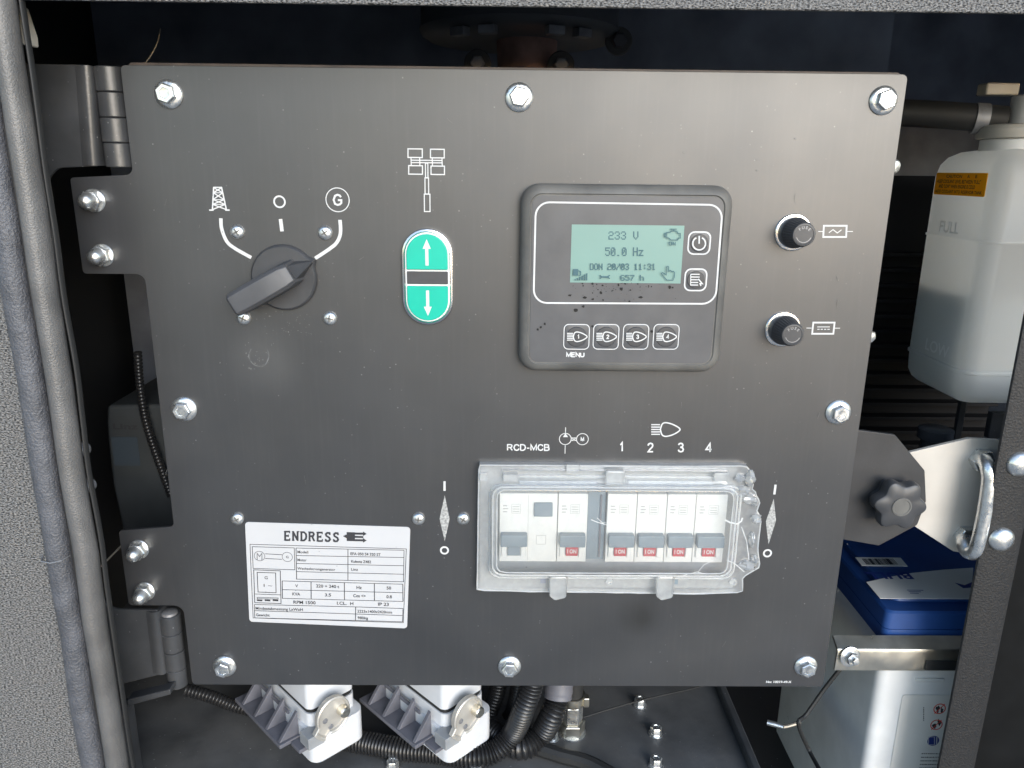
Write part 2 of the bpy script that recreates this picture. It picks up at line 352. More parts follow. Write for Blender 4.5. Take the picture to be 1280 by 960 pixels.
def letter(k, txt, c, cap, lw, width=None):   # heavy sans lettering drawn with strokes, in photograph pixels
    h = cap - lw; gap = 0.22; tot = sum(SF[ch][0] for ch in txt) + gap * (len(txt) - 1); sx = h if width is None else (width - lw) / tot
    x = c[0] - tot * sx / 2
    for ch in txt:
        for st in SF[ch][1]: k.line([(x + a * sx, c[1] + h / 2 - b * h) for a, b in st], lw)
        x += (SF[ch][0] + gap) * sx

# ------------------------------------------------------------------ the setting: ground in front, the cabinet shell
g = G(); g.box(-30000, 30000, -60000, 400, -960, -940)
tag(g.build('ground', GROUND), kind='structure')
FZ = -80.0      # cabinet floor
XR = 560
g = G(); g.box(-160, 382, -20, 620, FZ - 4, FZ); floor = tag(g.build('cabinet_floor', FLOORM), kind='structure')
g = G(); g.box(-160, 900, -40, 640, -206, -200); tag(g.build('battery_tray_floor', GASK), kind='structure')
g = G(); g.box(-160, 900, 620, 632, -200, 700); tag(g.build('cabinet_wall_back', VEILED), kind='structure')
g = G(); g.box(-172, -160, -46, 632, -200, 700); tag(g.build('cabinet_wall_left', GASK), kind='structure')
g = G(); g.box(900, 912, -40, 632, -200, 700); tag(g.build('cabinet_wall_right', VEILED), kind='structure')
g = G(); g.box(-160, 900, -40, 632, 560, 572); tag(g.build('cabinet_ceiling', VEILED), kind='structure')
g = G(); g.box(-172, 912, -46, 632, -260, -210); tag(g.build('cabinet_base', VEILED), kind='structure')

# outer skin: left side sheet, top sheet
YO = -50.0
xl = U(22, 480, YO).x
t = thing('side_panel', 'grey coarse-textured outer sheet along the black rubber seal', 'panel', (xl - 150, YO, -250))
g = G(); g.box(-600, xl + 6, YO, YO + 2.5, -600, 900); g.build('outer_sheet', OUTER, t, 0.8)
g = G(); g.box(xl + 3.5, xl + 6, YO + 2.6, YO + 30, -250, 660); g.build('return_flange', FRAME, t)
zt = U(640, 8, YO).z
t = thing('top_panel', 'light grey textured sheet edge above the cabinet opening', 'panel', (200, YO, zt))
g = G(); g.box(xl + 6.5, 1200, YO, YO + 2.5, zt, zt + 500); g.build('outer_sheet', OUTER, t, 0.8)
g = G(); g.box(xl + 7, 1200, YO + 2.6, YO + 25, zt + 26, zt + 28); g.build('return_flange', FRAME, t)

# rubber door seal: clip-on lobe, smooth bulb and a thin lip
t = thing('door_seal', 'black rubber edge seal with a rough lobe and a smooth bulb', 'seal', (xl + 15, YO, -250))
def strip(xc, rx, ry, yc, z0, z1, seed, wob=0.35):
    rings = []; n = 20; zs = int((z1 - z0) / 6)
    for k in range(zs + 1):
        z = z0 + (z1 - z0) * k / zs; dx = wob * noise.noise(Vector((seed, 0, z * 0.02))) * 3
        rings.append([Vector((xc + dx + rx * math.cos(a) * (1 + 0.03 * noise.noise(Vector((a, seed, z * 0.05)))), yc + ry * math.sin(a), z)) for a in [2 * math.pi * i / n for i in range(n)]])
    return rings
g = G(); g.loft(strip(xl + 8.6, 6.6, 6.5, YO - 2, -250, 640, 1.0)); g.build('clip_lobe', SEAL, t)
g = G(); g.loft(strip(xl + 23.0, 5.7, 7.4, YO - 2, -250, 640, 5.0)); g.build('bulb', SEAL2, t)
g = G(); g.loft(strip(xl + 14.0, 4, 3.0, YO + 1.5, -250, 640, 9.0)); g.build('web', GASK, t)
g = G(); g.loft(strip(xl + 30.0, 1.0, 2.2, YO + 2, -250, 640, 3.0, 0.5)); g.build('lip', GASK, t)
j = U(80, 702, YO - 9)
g = G(); g.tube([Vector((xl - 0.5, YO - 2, j.z)), Vector((xl + 2, YO - 8, j.z - 0.6)), Vector((xl + 7.6, YO - 9.0, j.z - 1)), Vector((xl + 13, YO - 8, j.z)), Vector((xl + 15, YO - 3, j.z + 0.6))], 0.5, 6); g.build('joint', STEELD, t)

# ------------------------------------------------------------------ hinge frame (black plate shaped like a C behind the left edge)
t = thing('hinge_frame', 'black bent hinge plate reaching from the seal to the control panel', 'bracket', (-40, 4, -60))
YH = 3.0
a = P2([(20, 79), (112, 81), (121, 208), (72, 210), (60, 222), (66, 300), (110, 700), (124, 748), (140, 762), (197, 763), (206, 842), (150, 856), (20, 880)], YH)
g = G(); g.prism(fillet(a, [0, 1, 1, 8, 8, 2, 6, 10, 10, 1, 2, 2, 0]), -YH, -YH - 2.5); g.build('plate', FRAME, t, 0.6)
def bend(px0, px1, name):
    p0 = U(*px0, YH); p1 = U(*px1, YH); g = G()
    prof = [(-6.5, 0.1), (-5.0, -0.4), (-3.2, -1.2), (-1.4, -1.7), (0.4, -1.5), (1.8, -0.6), (2.6, 1.0), (2.9, 3.0), (2.9, 16), (0.4, 16), (0.2, 4), (-1.2, 2.2), (-3.5, 1.6)]
    g.loft([[Vector((p.x + u, YH + v, p.z)) for u, v in prof] for p in (p0, p1)]); g.build(name, FRAME, t, angle=60)
bend((108, 82), (117, 207), 'bend'); bend((194, 764), (203, 842), 'bend')
def knuckles(pxa, pxb, n, r, y, pin):
    A = U(*pxa, y); B = U(*pxb, y); x = (A.x + B.x) / 2; h = (A.z - B.z) / n
    for i in range(n):
        z1 = A.z - i * h; z0 = z1 - h + 0.35; rr = r * (1 - 0.03 * (i % 2))
        g = G(); g.lathe([(rr - 0.5, 0), (rr, 0.5), (rr, z1 - z0 - 0.5), (rr - 0.5, z1 - z0)], (x, y, z0), (0, 0, 1), 28); g.build('hinge_knuckle', FRAME, t)
    if pin:
        g = G(); g.lathe([(r * 0.78, 0), (r * 0.74, 1.5), (r * 0.45, 2.4), (0.01, 2.6)], (x, y, A.z + 0.05), (0, 0, 1), 20); g.build('hinge_pin', STEELD, t)
knuckles((138, 84), (150, 210), 4, 7.9, 8.5, False)
knuckles((213, 767), (222, 856), 4, 6.6, 8.0, True)
# nuts of the frame seen beside the seal
for px in ((107, 561), (114, 606)):
    p = U(*px, YH - 1); g = G(); g.lathe([(4.4, 0), (4.4, 2), (3.9, 4.2), (2.4, 6), (0.01, 6.6)], (p.x - 1.5, YH, p.z), (0, -1, 0), 18); g.build('frame_nut', STEELD, t)
# folded tray corner under the lower hinge
t = thing('tray_corner', 'folded black sheet corner below the lower hinge', 'bracket', (-40, 10, -80))
g = G(); pts = [V(150, 868, FZ + 26), V(205, 852, FZ + 26), V(214, 866, FZ + 26), V(172, 900, FZ + 26)]
a = U(142, 862, 5); b = U(172, 960, -18)
g.box(-58, a.x + 14, -30, 4, FZ + 0.5, a.z - 4); g.build('upright', FRAME, t, 3, 3)
g = G(); g.prism([(a.x + 15, a.z + 2), (a.x + 44, a.z + 10), (a.x + 44, a.z + 6), (a.x + 15, a.z - 3)], -1, 8, fr(0)); g.build('folded_edge', FRAME, t, 0.8)

# ------------------------------------------------------------------ control panel plate
t = panel = thing('control_panel', 'large matt black control panel plate with white printed symbols', 'panel', (210, 0, 0))
out = [(0, 382), (420, 382.5), (420, 0), (0, 0), (0, 59), (-34.6, 59), (-34.6, 111.5), (0, 111.5 + 5), (0, 271.3), (-34.6, 271.3), (-34.6, 324), (0, 326)]
out[7] = (0, 114.5)
g = G(); g.prism(fillet(out, [2.5, 3, 3, 3, 6, 2.5, 2.5, 3, 5, 2, 2, 4]), 0, -2.2, fr(0)); plate = g.build('plate', PANEL, t, 0.25)
g = G(); g.prism(rrect(3, 417.5, 3, 383.7, 2.5), -2.4, -4.0, fr(0)); g.build('backing_sheet', mat('backing_brown', (0.06, 0.045, 0.038), 0.5, var=0.4, vscale=80), t, 0.3)
bpl = P2([(208, 117), (649, 121), (1107, 125), (228, 513), (1050, 517), (279, 836), (637, 836), (1009, 836)], -3)
def hexhead(rad, z0, z1, prof=True):
    g = []
    return [(rad * math.cos(math.radians(60 * i)), rad * math.sin(math.radians(60 * i))) for i in range(6)]
def flange_bolt():
    g = G()
    g.lathe([(7.5, 0), (7.6, 0.7), (7.1, 1.3), (5.9, 1.9)], (0, 0, 0), (0, -1, 0), 28)
    h = hexhead(5.4, 0, 0); rings = []
    for s, w in ((1, 1.7), (1, 4.9), (0.96, 5.5), (0.86, 5.9), (0.55, 5.9), (0.5, 5.55), (0.1, 5.4)):
        rings.append([Vector((x * s, -w, z * s)) for x, z in h])
    g.loft(rings); return g.mesh('flange_bolt', ZINC, angle=28)
def acorn_nut():
    g = G()
    g.lathe([(6.3, 0), (6.4, 0.6), (6.0, 1.0)], (0, 0, 0), (0, -1, 0), 24)
    h = hexhead(5.8, 0, 0); g.loft([[Vector((x * s, -w, z * s)) for x, z in h] for s, w in ((0.95, 0.9), (1, 1.3), (1, 5.0), (0.93, 5.5), (0.8, 5.7))])
    g.lathe([(4.6, 5.4), (4.5, 8.2), (4.1, 9.8), (3.2, 11.2), (1.8, 12.1), (0.01, 12.4)], (0, 0, 0), (0, -1, 0), 22)
    return g.mesh('acorn_nut', ZINC, angle=28)
def pan_screw(r=4.1):
    g = G(); g.lathe([(r, 0), (r, 0.7), (r * 0.86, 1.7), (r * 0.55, 2.3), (0.01, 2.45)], (0, 0, 0), (0, -1, 0), 22)
    return g.mesh('screw', ZINC)
def screw_slot():
    g = G()
    for a in (0.4, 0.4 + math.pi / 2):
        m = Matrix.Rotation(a, 4, 'Y'); g.box(-2.1, 2.1, -2.62, -2.2, -0.42, 0.42, m)
    return g.mesh('cross_recess', BEZEL)
FB, AN, PS, SL = flange_bolt(), acorn_nut(), pan_screw(), screw_slot()
for i, (x, z) in enumerate(bpl): link('flange_bolt', FB, t, (x, -0.05, z), (0, random.uniform(0, 1.05), 0))
for px in ((113, 251), (124, 320), (170, 690), (178, 743)):
    x, z = P2([px], -4)[0]; link('acorn_nut', AN, t, (x, -0.05, z), (0, random.uniform(0, 1), 0))
def screw(px, parent):
    x, z = P2([px], -1.2)[0]; r = random.uniform(0, 1.5)
    s = link('screw', PS, parent, (x, -0.05, z), (0, r, 0)); c = link('cross_recess', SL, s)
for px in ((296, 649), (523, 649), (579, 649), (943, 651)): screw(px, t)

# printed symbols of the panel
LW = 1.5
k = Ink(0.0)
def lv(y): f = (y - 233.9) / 28.1; return ((267.2 - 1.6 * f, y), (276.9 + 6.1 * f, y))
k.line([(267.2, 233.9), (265.6, 262)], 1.6); k.line([(276.9, 233.9), (283, 262)], 1.6); k.line([(266.6, 234.2), (277.4, 234.2)], 1.4)
for y0, y1 in ((234.5, 241), (241, 249.5), (249.5, 255.5), (255.5, 262)):
    (a0, b0), (a1, b1) = lv(y0), lv(y1); k.line([a0, b1], 1.3); k.line([b0, a1], 1.3); k.line([a1, b1], 0.9) if y1 < 262 else 0
k.line([(261.5, 262.6), (267, 262.6)], 1.6); k.line([(281.6, 262.6), (287.2, 262.6)], 1.6); k.build('pylon_symbol', PRINT, t)
k = Ink(0.0); k.circle((349.4, 252.2), 6.5, 2.0); k.build('zero_mark', PRINT, t)
k = Ink(0.0); k.line([(350.6, 273.8), (352.6, 289.2)], 4.4); k.build('tick_mark', PRINT, t)
k = Ink(0.0); k.circle((422, 249.8), 14, 1.1); letter(k, 'G', (422, 249.8), 15.0, 2.3); k.build('generator_symbol', PRINT, t)
def sp2(pts): return [(q.x, q.y) for q in spline([Vector((a, b, 0)) for a, b in pts], 6)]
k = Ink(0.0); k.line(sp2([(276.1, 272.9), (277.2, 286), (283.4, 301.5), (293.5, 310.3), (314.1, 322)]), 4.2); k.build('left_guide_line', PRINT, t)
k = Ink(0.0); k.line(sp2([(425, 274.8), (425.6, 291.3), (421, 303), (412, 311), (394, 323)]), 4.2); k.build('right_guide_line', PRINT, t)
k = Ink(0.0)
for x0, y0, x1, y1 in ((510, 186, 527.9, 197), (538.1, 186.5, 555.3, 197.4), (510.9, 207, 528.1, 217.8), (538.8, 207.5, 555.6, 218.2)):
    k.line([(x0, y0), (x1, y0 + 0.2), (x1, y1), (x0, y1 - 0.2)], 1.3, True)
k.line([(513.8, 200.2), (552.6, 200.6)], 1.2); k.line([(513.8, 203.2), (552.6, 203.6)], 1.2)
for x in (513.8, 524.6, 540.3, 552.5): k.line([(x, 197.4), (x + 0.3, 207.2)], 1.2)
for x0, x1, y0, y1 in ((531.8, 534.8, 204, 222), (531.2, 535.7, 222.4, 242.5), (530.4, 537.4, 242.7, 264.4)):
    k.line([(x0, y0), (x1, y0), (x1 + 0.2, y1), (x0 + 0.2, y1)], 1.2, True)
k.build('light_tower_symbol', PRINT, t)
k = Ink(0.0); k.line([(1029.8, 282.2), (1058.3, 282.2), (1057.6, 296.2), (1029.0, 296.2)], 2.1, True)
k.line([(1022.8, 289.3), (1029, 289.4)], 0.9); k.line([(1059, 289.3), (1066, 289.4)], 0.9)
k.line([(1036, 291), (1041.2, 287), (1046.6, 291.2), (1051.8, 287.2)], 1.1); k.build('alternating_fuse_symbol', PRINT, t)
k = Ink(0.0); k.line([(1016.6, 403.2), (1043.2, 403.2), (1041.6, 417.2), (1015.1, 417.2)], 2.1, True)
k.line([(1008, 410), (1014.5, 410.1)], 0.9); k.line([(1043, 410.2), (1050, 410.2)], 0.9); k.line([(1021.4, 408.6), (1037.2, 408.6)], 1.0)
for i in range(4): k.line([(1021.6 + 4.2 * i, 411.6), (1024.4 + 4.2 * i, 411.6)], 1.1)
k.build('direct_fuse_symbol', PRINT, t)
def iosym(i0, i1, dia, oc, nm):
    k = Ink(0.0); k.line([i0, i1], 3.0); k.build('on_mark', PRINT, t); k = Ink(0.0); k.circle(oc, 5.0, 2.4, 24); k.build('off_mark', PRINT, t)
    k = Ink(0.0); k.poly(dia); k.build('diamond_mark', PRINTG, t)
iosym((555.7, 601.5), (555.7, 613.5), [(555.9, 619), (562, 648.5), (555.9, 676.3), (549.5, 648.5)], (555.6, 687.9), '')
iosym((969.4, 605.8), (967.9, 618), [(967.1, 623.5), (970, 650.6), (960.6, 680.3), (957.3, 651.9)], (959.3, 691.5), '')
k = Ink(0.0); letter(k, 'RCD-MCB', (660.4, 559.3), 8.8, 1.6, 53.5); k.build('breaker_type_text', PRINT, t)
k = Ink(0.0); k.circle((706.6, 548.7), 7.8, 0.9); k.line([(707, 534.2), (706.9, 541)], 0.9); k.line([(706.5, 556.5), (706.2, 567)], 0.9)
k.poly([(706.8, 541.4), (709.9, 546.3), (703.6, 546.3)]); k.circle((728, 548.9), 7.8, 0.9); letter(k, 'M', (728, 549), 5.6, 1.3)
k.line([(714.5, 547.4), (720.1, 550.4)], 0.7); k.line([(714.5, 550.4), (720.1, 547.4)], 0.7); k.line([(714.5, 547.2), (720.1, 547.2)], 0.6); k.line([(714.5, 550.6), (720.1, 550.6)], 0.6)
k.build('pump_symbol', PRINT, t)
for d, c in (('1', (777, 558.6)), ('2', (813.1, 559.3)), ('3', (851, 559.4)), ('4', (886, 559.5))):
    k = Ink(0.0); letter(k, d, c, 12.6, 2.0); k.build('numeral', PRINT, t)
def lampsym(k, cx, cy, s, lw, nl=5):   # beam lines and a drop shaped lens; s = 1 at the panel's symbol size
    pts = sp2([(cx - 6.6 * s, cy), (cx - 4 * s, cy - 7.0 * s), (cx + 1.5 * s, cy - 8.4 * s), (cx + 11 * s, cy - 5.4 * s), (cx + 18 * s, cy), (cx + 11 * s, cy + 5.6 * s), (cx + 1 * s, cy + 8.6 * s), (cx - 4.4 * s, cy + 6.6 * s), (cx - 6.6 * s, cy)])
    k.line(pts[:-1], lw, True)
    for i in range(nl):
        y = cy + (i - (nl - 1) / 2) * 12 * s / (nl - 1); k.line([(cx - 18 * s, y), (cx - 7 * s, y)], lw * 0.9)
k = Ink(0.0); lampsym(k, 832, 536.8, 1.0, 1.7); k.build('headlamp_symbol', PRINT, t)
k = Ink(0.0); k.text('No: 10019-49-X', (973.5, 852.3), 3.6, 0, 0.03, width=37); k.build('drawing_number', PRINT, t)
# wipe marks and dried splashes on the plate
k = Ink(0.0, lift=0.03)
def blob(k, c, rx, ry, n=14, j=0.5):
    k.poly([(c[0] + rx * (1 + random.uniform(-j, j)) * math.cos(2 * math.pi * i / n), c[1] + ry * (1 + random.uniform(-j, j)) * math.sin(2 * math.pi * i / n)) for i in range(n)])
k.line(sp2([(314, 436), (311, 446), (318, 456), (330, 457), (336, 446), (334, 436)]), 1.2)
for i in range(26): blob(k, (random.gauss(322, 9), random.gauss(447, 9)), random.uniform(0.3, 1.2), random.uniform(0.3, 1.6))
for i in range(40): blob(k, (random.uniform(330, 395), random.uniform(388, 420)), random.uniform(0.3, 0.9), random.uniform(0.3, 0.9))
for i in range(60): blob(k, (random.uniform(230, 1000), random.uniform(150, 830)), random.uniform(0.4, 1.3), random.uniform(0.3, 1.0))
for i in range(34):
    x, y = random.uniform(200, 1080), random.uniform(110, 840); a = random.gauss(1.57, 0.5); l = random.uniform(3, 11)
    k.line([(x, y), (x + l * math.cos(a) * 0.5 + random.uniform(-1, 1), y + l * math.sin(a) * 0.5), (x + l * math.cos(a), y + l * math.sin(a))], random.uniform(0.25, 0.5))
for i in range(90): blob(k, (random.uniform(190, 1090), random.uniform(100, 845)), random.uniform(0.25, 0.6), random.uniform(0.25, 0.6), 7)
tag(k.build('dried_splash', WIPE, t), kind='stuff')

# ------------------------------------------------------------------ rotary switch
c = U(355, 347, -2)
t = thing('rotary_switch', 'black rotary selector switch with lever handle turned towards the G symbol', 'switch', (c.x, 0, c.z - 18))
ang = math.radians(29); ux = Vector((math.cos(ang), 0, math.sin(ang))); uz = Vector((-math.sin(ang), 0, math.cos(ang))); O = Vector((c.x, 0, c.z))
def sw(a, b, w): return O + ux * a + uz * b + Vector((0, -w, 0))
g = G(); n = 60; ring = []
for i in range(n):
    th = 2 * math.pi * i / n; r = 18.6
    d = abs((th + math.pi) % (2 * math.pi) - math.pi)
    if d < 0.17: r = 18.6 + (0.17 - d) / 0.17 * 2.6
    ring.append((r * math.cos(th), r * math.sin(th)))
g.loft([[sw(a * s, b * s, w) for a, b in ring] for s, w in ((1, 0.1), (1, 2.4), (0.975, 3.4), (0.93, 4.0))]); g.build('dial', BLACKP, t)
g = G(); H = 27.0
sec = lambda a, hw, h: [sw(a, -hw - 0.8, 4.0), sw(a, -hw, h * 0.9), sw(a, -hw * 0.72, h), sw(a, hw * 0.72, h), sw(a, hw, h * 0.9), sw(a, hw + 0.8, 4.0)]
g.loft([sec(-27.5, 5.6, 23.4), sec(-26.0, 6.6, 25.0), sec(-10, 6.9, 25.5), sec(6, 6.6, 24.5), sec(10.5, 5.6, 22.5)]); g.build('lever', mat('lever_plastic', (0.075, 0.076, 0.082), 0.45, var=0.12, vscale=80, bump=0.05, bscale=2000), t, 0.5)
g = G(); g.loft([[sw(10.6, -5.0, 4), sw(10.6, -4.2, 19.5), sw(10.6, 4.2, 19.5), sw(10.6, 5.0, 4)], [sw(19.5, -0.8, 4), sw(19.5, -0.4, 6), sw(19.5, 0.4, 6), sw(19.5, 0.8, 4)]]); g.build('pointer', BLACKP, t, 0.3)
for px in ((296, 290), (406, 291), (304, 398), (412, 398)): screw(px, t)

# ------------------------------------------------------------------ twin push button
c0 = U(534.5, 347, -3); hw, hh = 14.6, 27.4
t = thing('push_button', 'oval twin push button with two green caps and white arrows', 'button', (c0.x, 0, c0.z - hh))
def stad(w, h, n=14):
    r = w; pts = []
    for i in range(n + 1): a = math.pi * i / n; pts.append((c0.x + r * math.cos(a), c0.z + (h - r) + r * math.sin(a)))
    for i in range(n + 1): a = math.pi + math.pi * i / n; pts.append((c0.x + r * math.cos(a), c0.z - (h - r) + r * math.sin(a)))
    return pts
def st3(w, h, y): return [Vector((x, y, z)) for x, z in stad(w, h)]
g = G(); g.loft([st3(hw, hh, -0.1), st3(hw, hh, -2.5), st3(hw - 0.5, hh - 0.5, -3.6), st3(hw - 1.5, hh - 1.5, -3.9), st3(hw - 2.2, hh - 2.2, -3.2)], True, False); g.build('bezel', CHROME, t)
g = G(); g.loft([st3(hw - 2.1, hh - 2.1, -2.0), st3(hw - 2.2, hh - 2.2, -3.3)]); g.build('white_carrier', WHITEP, t)
def cap(sgn, name):
    pts = []; w = hw - 3.0; n = 16; h0 = 4.6; top = hh - 3.0
    pts = [(w, h0)] + [(w * math.cos(math.pi * i / n), top - w + w * math.sin(math.pi * i / n)) for i in range(n + 1)] + [(-w, h0)]
    pts = [(c0.x + a, c0.z + sgn * b) for a, b in pts]
    g = G(); g.prism(pts, 3.35, 4.8); return g.build(name, GREEN, t, 0.5)
for sgn in (1, -1):
    cp = cap(sgn, 'green_cap')
    k = Ink(-4.8, lift=0.05); zc = c0.z + sgn * 13.5
    q = [(c0.x - 0.9, zc - sgn * 6.5), (c0.x + 0.9, zc - sgn * 6.5), (c0.x + 0.9, zc + sgn * 2.8), (c0.x + 2.3, zc + sgn * 2.8), (c0.x, zc + sgn * 8.2), (c0.x - 2.3, zc + sgn * 2.8), (c0.x - 0.9, zc + sgn * 2.8)]
    k.poly(q, False); k.build('arrow', PRINT, cp)
g = G(); g.prism(rrect(c0.x - hw + 3.0, c0.x + hw - 3.0, c0.z - 3.6, c0.z + 3.6, 0.4), 3.35, 4.0); g.build('middle_bar', BLACKP, t, 0.2)

# ------------------------------------------------------------------ engine controller with screen
YC = -11.0
oc = P2([(651, 227), (919, 234), (895, 465), (648, 462)], -6)
t = thing('controller', 'black engine controller with green screen and six soft keys', 'controller', (272, 0, 217))
x0 = (oc[0][0] + oc[3][0]) / 2; x1 = (oc[1][0] + oc[2][0]) / 2; z1 = (oc[0][1] + oc[1][1]) / 2; z0 = (oc[2][1] + oc[3][1]) / 2
def rr3(i, y, r): return [Vector((a, y, b)) for a, b in rrect(x0 + i, x1 - i, z0 + i, z1 - i, r, 6)]
g = G(); g.loft([rr3(1.0, -0.1, 10), rr3(0, -2, 10.5), rr3(0, -6.5, 10.5), rr3(1.2, -9.2, 9.5), rr3(3.2, -11.0, 8), rr3(5.0, -11.6, 6.5), rr3(5.6, -10.9, 6)], True, True); g.build('bezel', BEZEL, t)
inn = P2([(667, 241), (910, 245.5), (890, 457.5), (661, 454.6)], YC)
g = G(); g.prism(rrect(x0 + 6.2, x1 - 6.2, z0 + 6.2, z1 - 6.2, 5), 10.8, 11.3); mem = g.build('membrane', MEMBR, t, 0.1)
YM = -11.3
k = Ink(YM); k.line(fillet(P2([(669.8, 252.6), (903.4, 256.2), (894.2, 379.8), (666.9, 378.6)], YM), 7.5, 7), 0.95, True, False); k.build('white_outline', PRINT, mem)
sc = P2([(715, 280.3), (856.3, 282.3), (849.7, 354.8), (712.3, 352.6)], YM)
sx0 = (sc[0][0] + sc[3][0]) / 2; sx1 = (sc[1][0] + sc[2][0]) / 2; sz1 = (sc[0][1] + sc[1][1]) / 2; sz0 = (sc[2][1] + sc[3][1]) / 2
g = G(); g.prism([(sx0, sz0), (sx1, sz0), (sx1, sz1), (sx0, sz1)], 11.3, 11.42); scr = g.build('screen', LCD, t)
F57 = {'0': '0E13151519110E', '1': '040C040404040E', '2': '0E11010E10101F', '3': '0E11010601110E', '5': '1F101E0101110E', '6': '0E10101E11110E', '7': '1F010204040808',
       'D': '1E11111111111E', 'O': '0E11111111110E', 'N': '111119151311' + '11', '/': '01010204081010', ':': '00040400040400', 'V': '11111111110A04', '.': '0000000000000C',
       'H': '1111111F111111', 'z': '00001F0204081F', 'h': '10101E11111111', ' ': '00' * 7}
k = Ink(YM - 0.12, lift=0.03)
def dots(s, pxl, pyt, w, h):     # 5x7 dot matrix text from its left/top pixel, total width and height
    n = len(s); cw = w / (n * 6 - 1); ch = h / 7
    for i, c in enumerate(s):
        for r in range(7):
            bits = int(F57[c][2 * r:2 * r + 2], 16); j = 0
            while j < 5:
                if bits >> (4 - j) & 1:
                    e = j
                    while e < 4 and bits >> (3 - e) & 1: e += 1
                    a = pxl + (i * 6 + j) * cw; b = pxl + (i * 6 + e + 1) * cw; y = pyt + r * ch
                    k.poly([(a, y), (b + 0.25, y), (b + 0.25, y + ch), (a, y + ch)]); j = e
                j += 1
dots('233 V', 760.4, 289.2, 37.4, 10.4); dots('50.0 Hz', 756.3, 309.2, 47.6, 10.8); dots('DON 20/03 11:31', 737.2, 329.2, 81.8, 8.2); dots('657 h', 775.4, 343.4, 29.2, 7.2)
k.line([(749.5, 343.8), (752, 345.6), (759.5, 345.6), (762, 343.8)], 1.3); k.line([(749.5, 348), (752, 346.2), (759.5, 346.2), (762, 348)], 1.3)
k.poly([(716.2, 336), (722.6, 336), (722.6, 344.2), (716.2, 344.2)]); k.line([(722.8, 338), (725.6, 339.2), (725.6, 343.4), (723, 344)], 1.0)
for i in range(6): k.line([(718.6 + 2.9 * i, 350.2), (718.8 + 2.9 * i, 348.8 - 1.5 * i)], 1.5)
k.line([(833, 290.5), (837, 290.5), (838.6, 288.6), (845.4, 288.6), (847, 291.5), (850, 291.5), (850, 297.5), (847.6, 297.5), (846.6, 299.8), (838, 299.8), (835.4, 297.2), (833, 297.2)], 1.0, True)
k.line([(830.8, 291), (830.8, 296.6)], 1.4); k.line([(841.6, 288.4), (841.6, 286.4)], 1.1); k.line([(838, 286.2), (845.4, 286.3)], 1.2)
k.line([(836, 302.4), (839, 302.4), (839, 306), (836, 306)], 0.9, True); k.line([(840.8, 306.2), (840.8, 302.4), (843.6, 306.2), (843.6, 302.4)], 0.9)
k.line([(833.2, 349.8), (829, 345), (826, 341.6), (827.6, 340.2), (832.4, 343.4), (832.6, 333.2), (834.4, 332.4), (835.4, 333.4), (835.4, 339), (838, 337.6), (839.2, 339.6), (841.2, 338.6), (842.8, 340.6), (842.4, 346), (840.8, 350)], 0.9, True)
k.build('screen_readout', LCDINK, scr)
def softkey(px, half, r, dim, nm):
    c = P2([px], YM)[0]; h = half * PXS
    g = G(); g.loft([[Vector((a, y, b)) for a, b in rrect(c[0] - h * s, c[0] + h * s, c[1] - h * s, c[1] + h * s, r * s, 4)] for s, y in ((1, -11.31), (0.96, -11.6), (0.9, -11.7))]); kk = g.build(nm, MEMBR, t)
    g = G(); g.lathe([(h * 0.82, 0), (h * 0.76, 0.42), (h * 0.5, 0.5), (0.01, 0.38)], (c[0], -11.68, c[1]), (0, -1, 0), 24); g.build('dome', BLACKP, kk)
    k = Ink(-11.6, lift=0.03); k.line(rrect(c[0] - h, c[0] + h, c[1] - h, c[1] + h, r, 5), 0.5 if dim else 0.85, True, False); k.build('key_outline', PRINT, kk)
    return kk
YK = -12.2
kk = softkey((873.8, 303.8), 13.0, 3.2, False, 'power_key')
k = Ink(YK); k.line([(873.9 + 8 * math.sin(a), 304.4 - 8 * math.cos(a)) for a in [0.45 + i * (2 * math.pi - 0.9) / 20 for i in range(21)]], 1.7); k.line([(874, 294.8), (873.9, 304.6)], 1.7); k.build('power_symbol', PRINT, kk)
kk = softkey((869.4, 349.7), 13.0, 3.2, False, 'menu_key')
k = Ink(YK)
for y in (342.8, 346.2, 349.6, 353, 356.2): k.line([(863.8, y), (872.6 if y > 347 else 874.5, y + 0.1)], 1.3)
k.line([(863.4, 342.4), (863.2, 356.8)], 1.0); k.line([(872.8, 348.6), (877.8, 354.6), (875, 354.6), (876.2, 357.4)], 1.5); k.build('list_symbol', PRINT, kk)
for i, x in enumerate((720.6, 757.4, 794.6, 832.4)):
    kk = softkey((x, 420.9), 15.6, 2.6, True, 'lamp_key'); k = Ink(YK); lampsym(k, x + 0.6, 420.9, 0.70, 1.35); letter(k, str(i + 1), (x + 2.4, 420.9), 5.6, 1.2); k.build('lamp_symbol', PRINT, kk)
k = Ink(YM); letter(k, 'MENU', (719.2, 443.4), 6.4, 1.5, 23); k.build('menu_text', PRINT, mem)
k = Ink(YM - 0.1, lift=0.06)
for i in range(70):
    x = random.gauss(772, 34); y = random.choice([random.gauss(362, 7), random.gauss(357, 3)]); s = random.choice([0.3, 0.4, 0.5, 0.6, 0.8, 1.3])
    if 700 < x < 850 and 353 < y < 396: blob(k, (x, y), s, s * random.uniform(0.6, 1.2), 8, 0.4)
for c in ((712.5, 369), (731.6, 371.8), (741, 374), (776.4, 361), (801, 371.4), (750.8, 365.7), (837, 359), (720, 388), (729, 383)): blob(k, c, random.uniform(1.4, 2.8), random.uniform(1.2, 2.4), 9, 0.4)
for c in ((672, 412), (676, 409), (681, 405), (740.6, 407.8), (814.6, 414)): blob(k, c, 1.4, 1.6, 8, 0.4)
tag(k.build('mud_specks', MUD, t), kind='stuff')

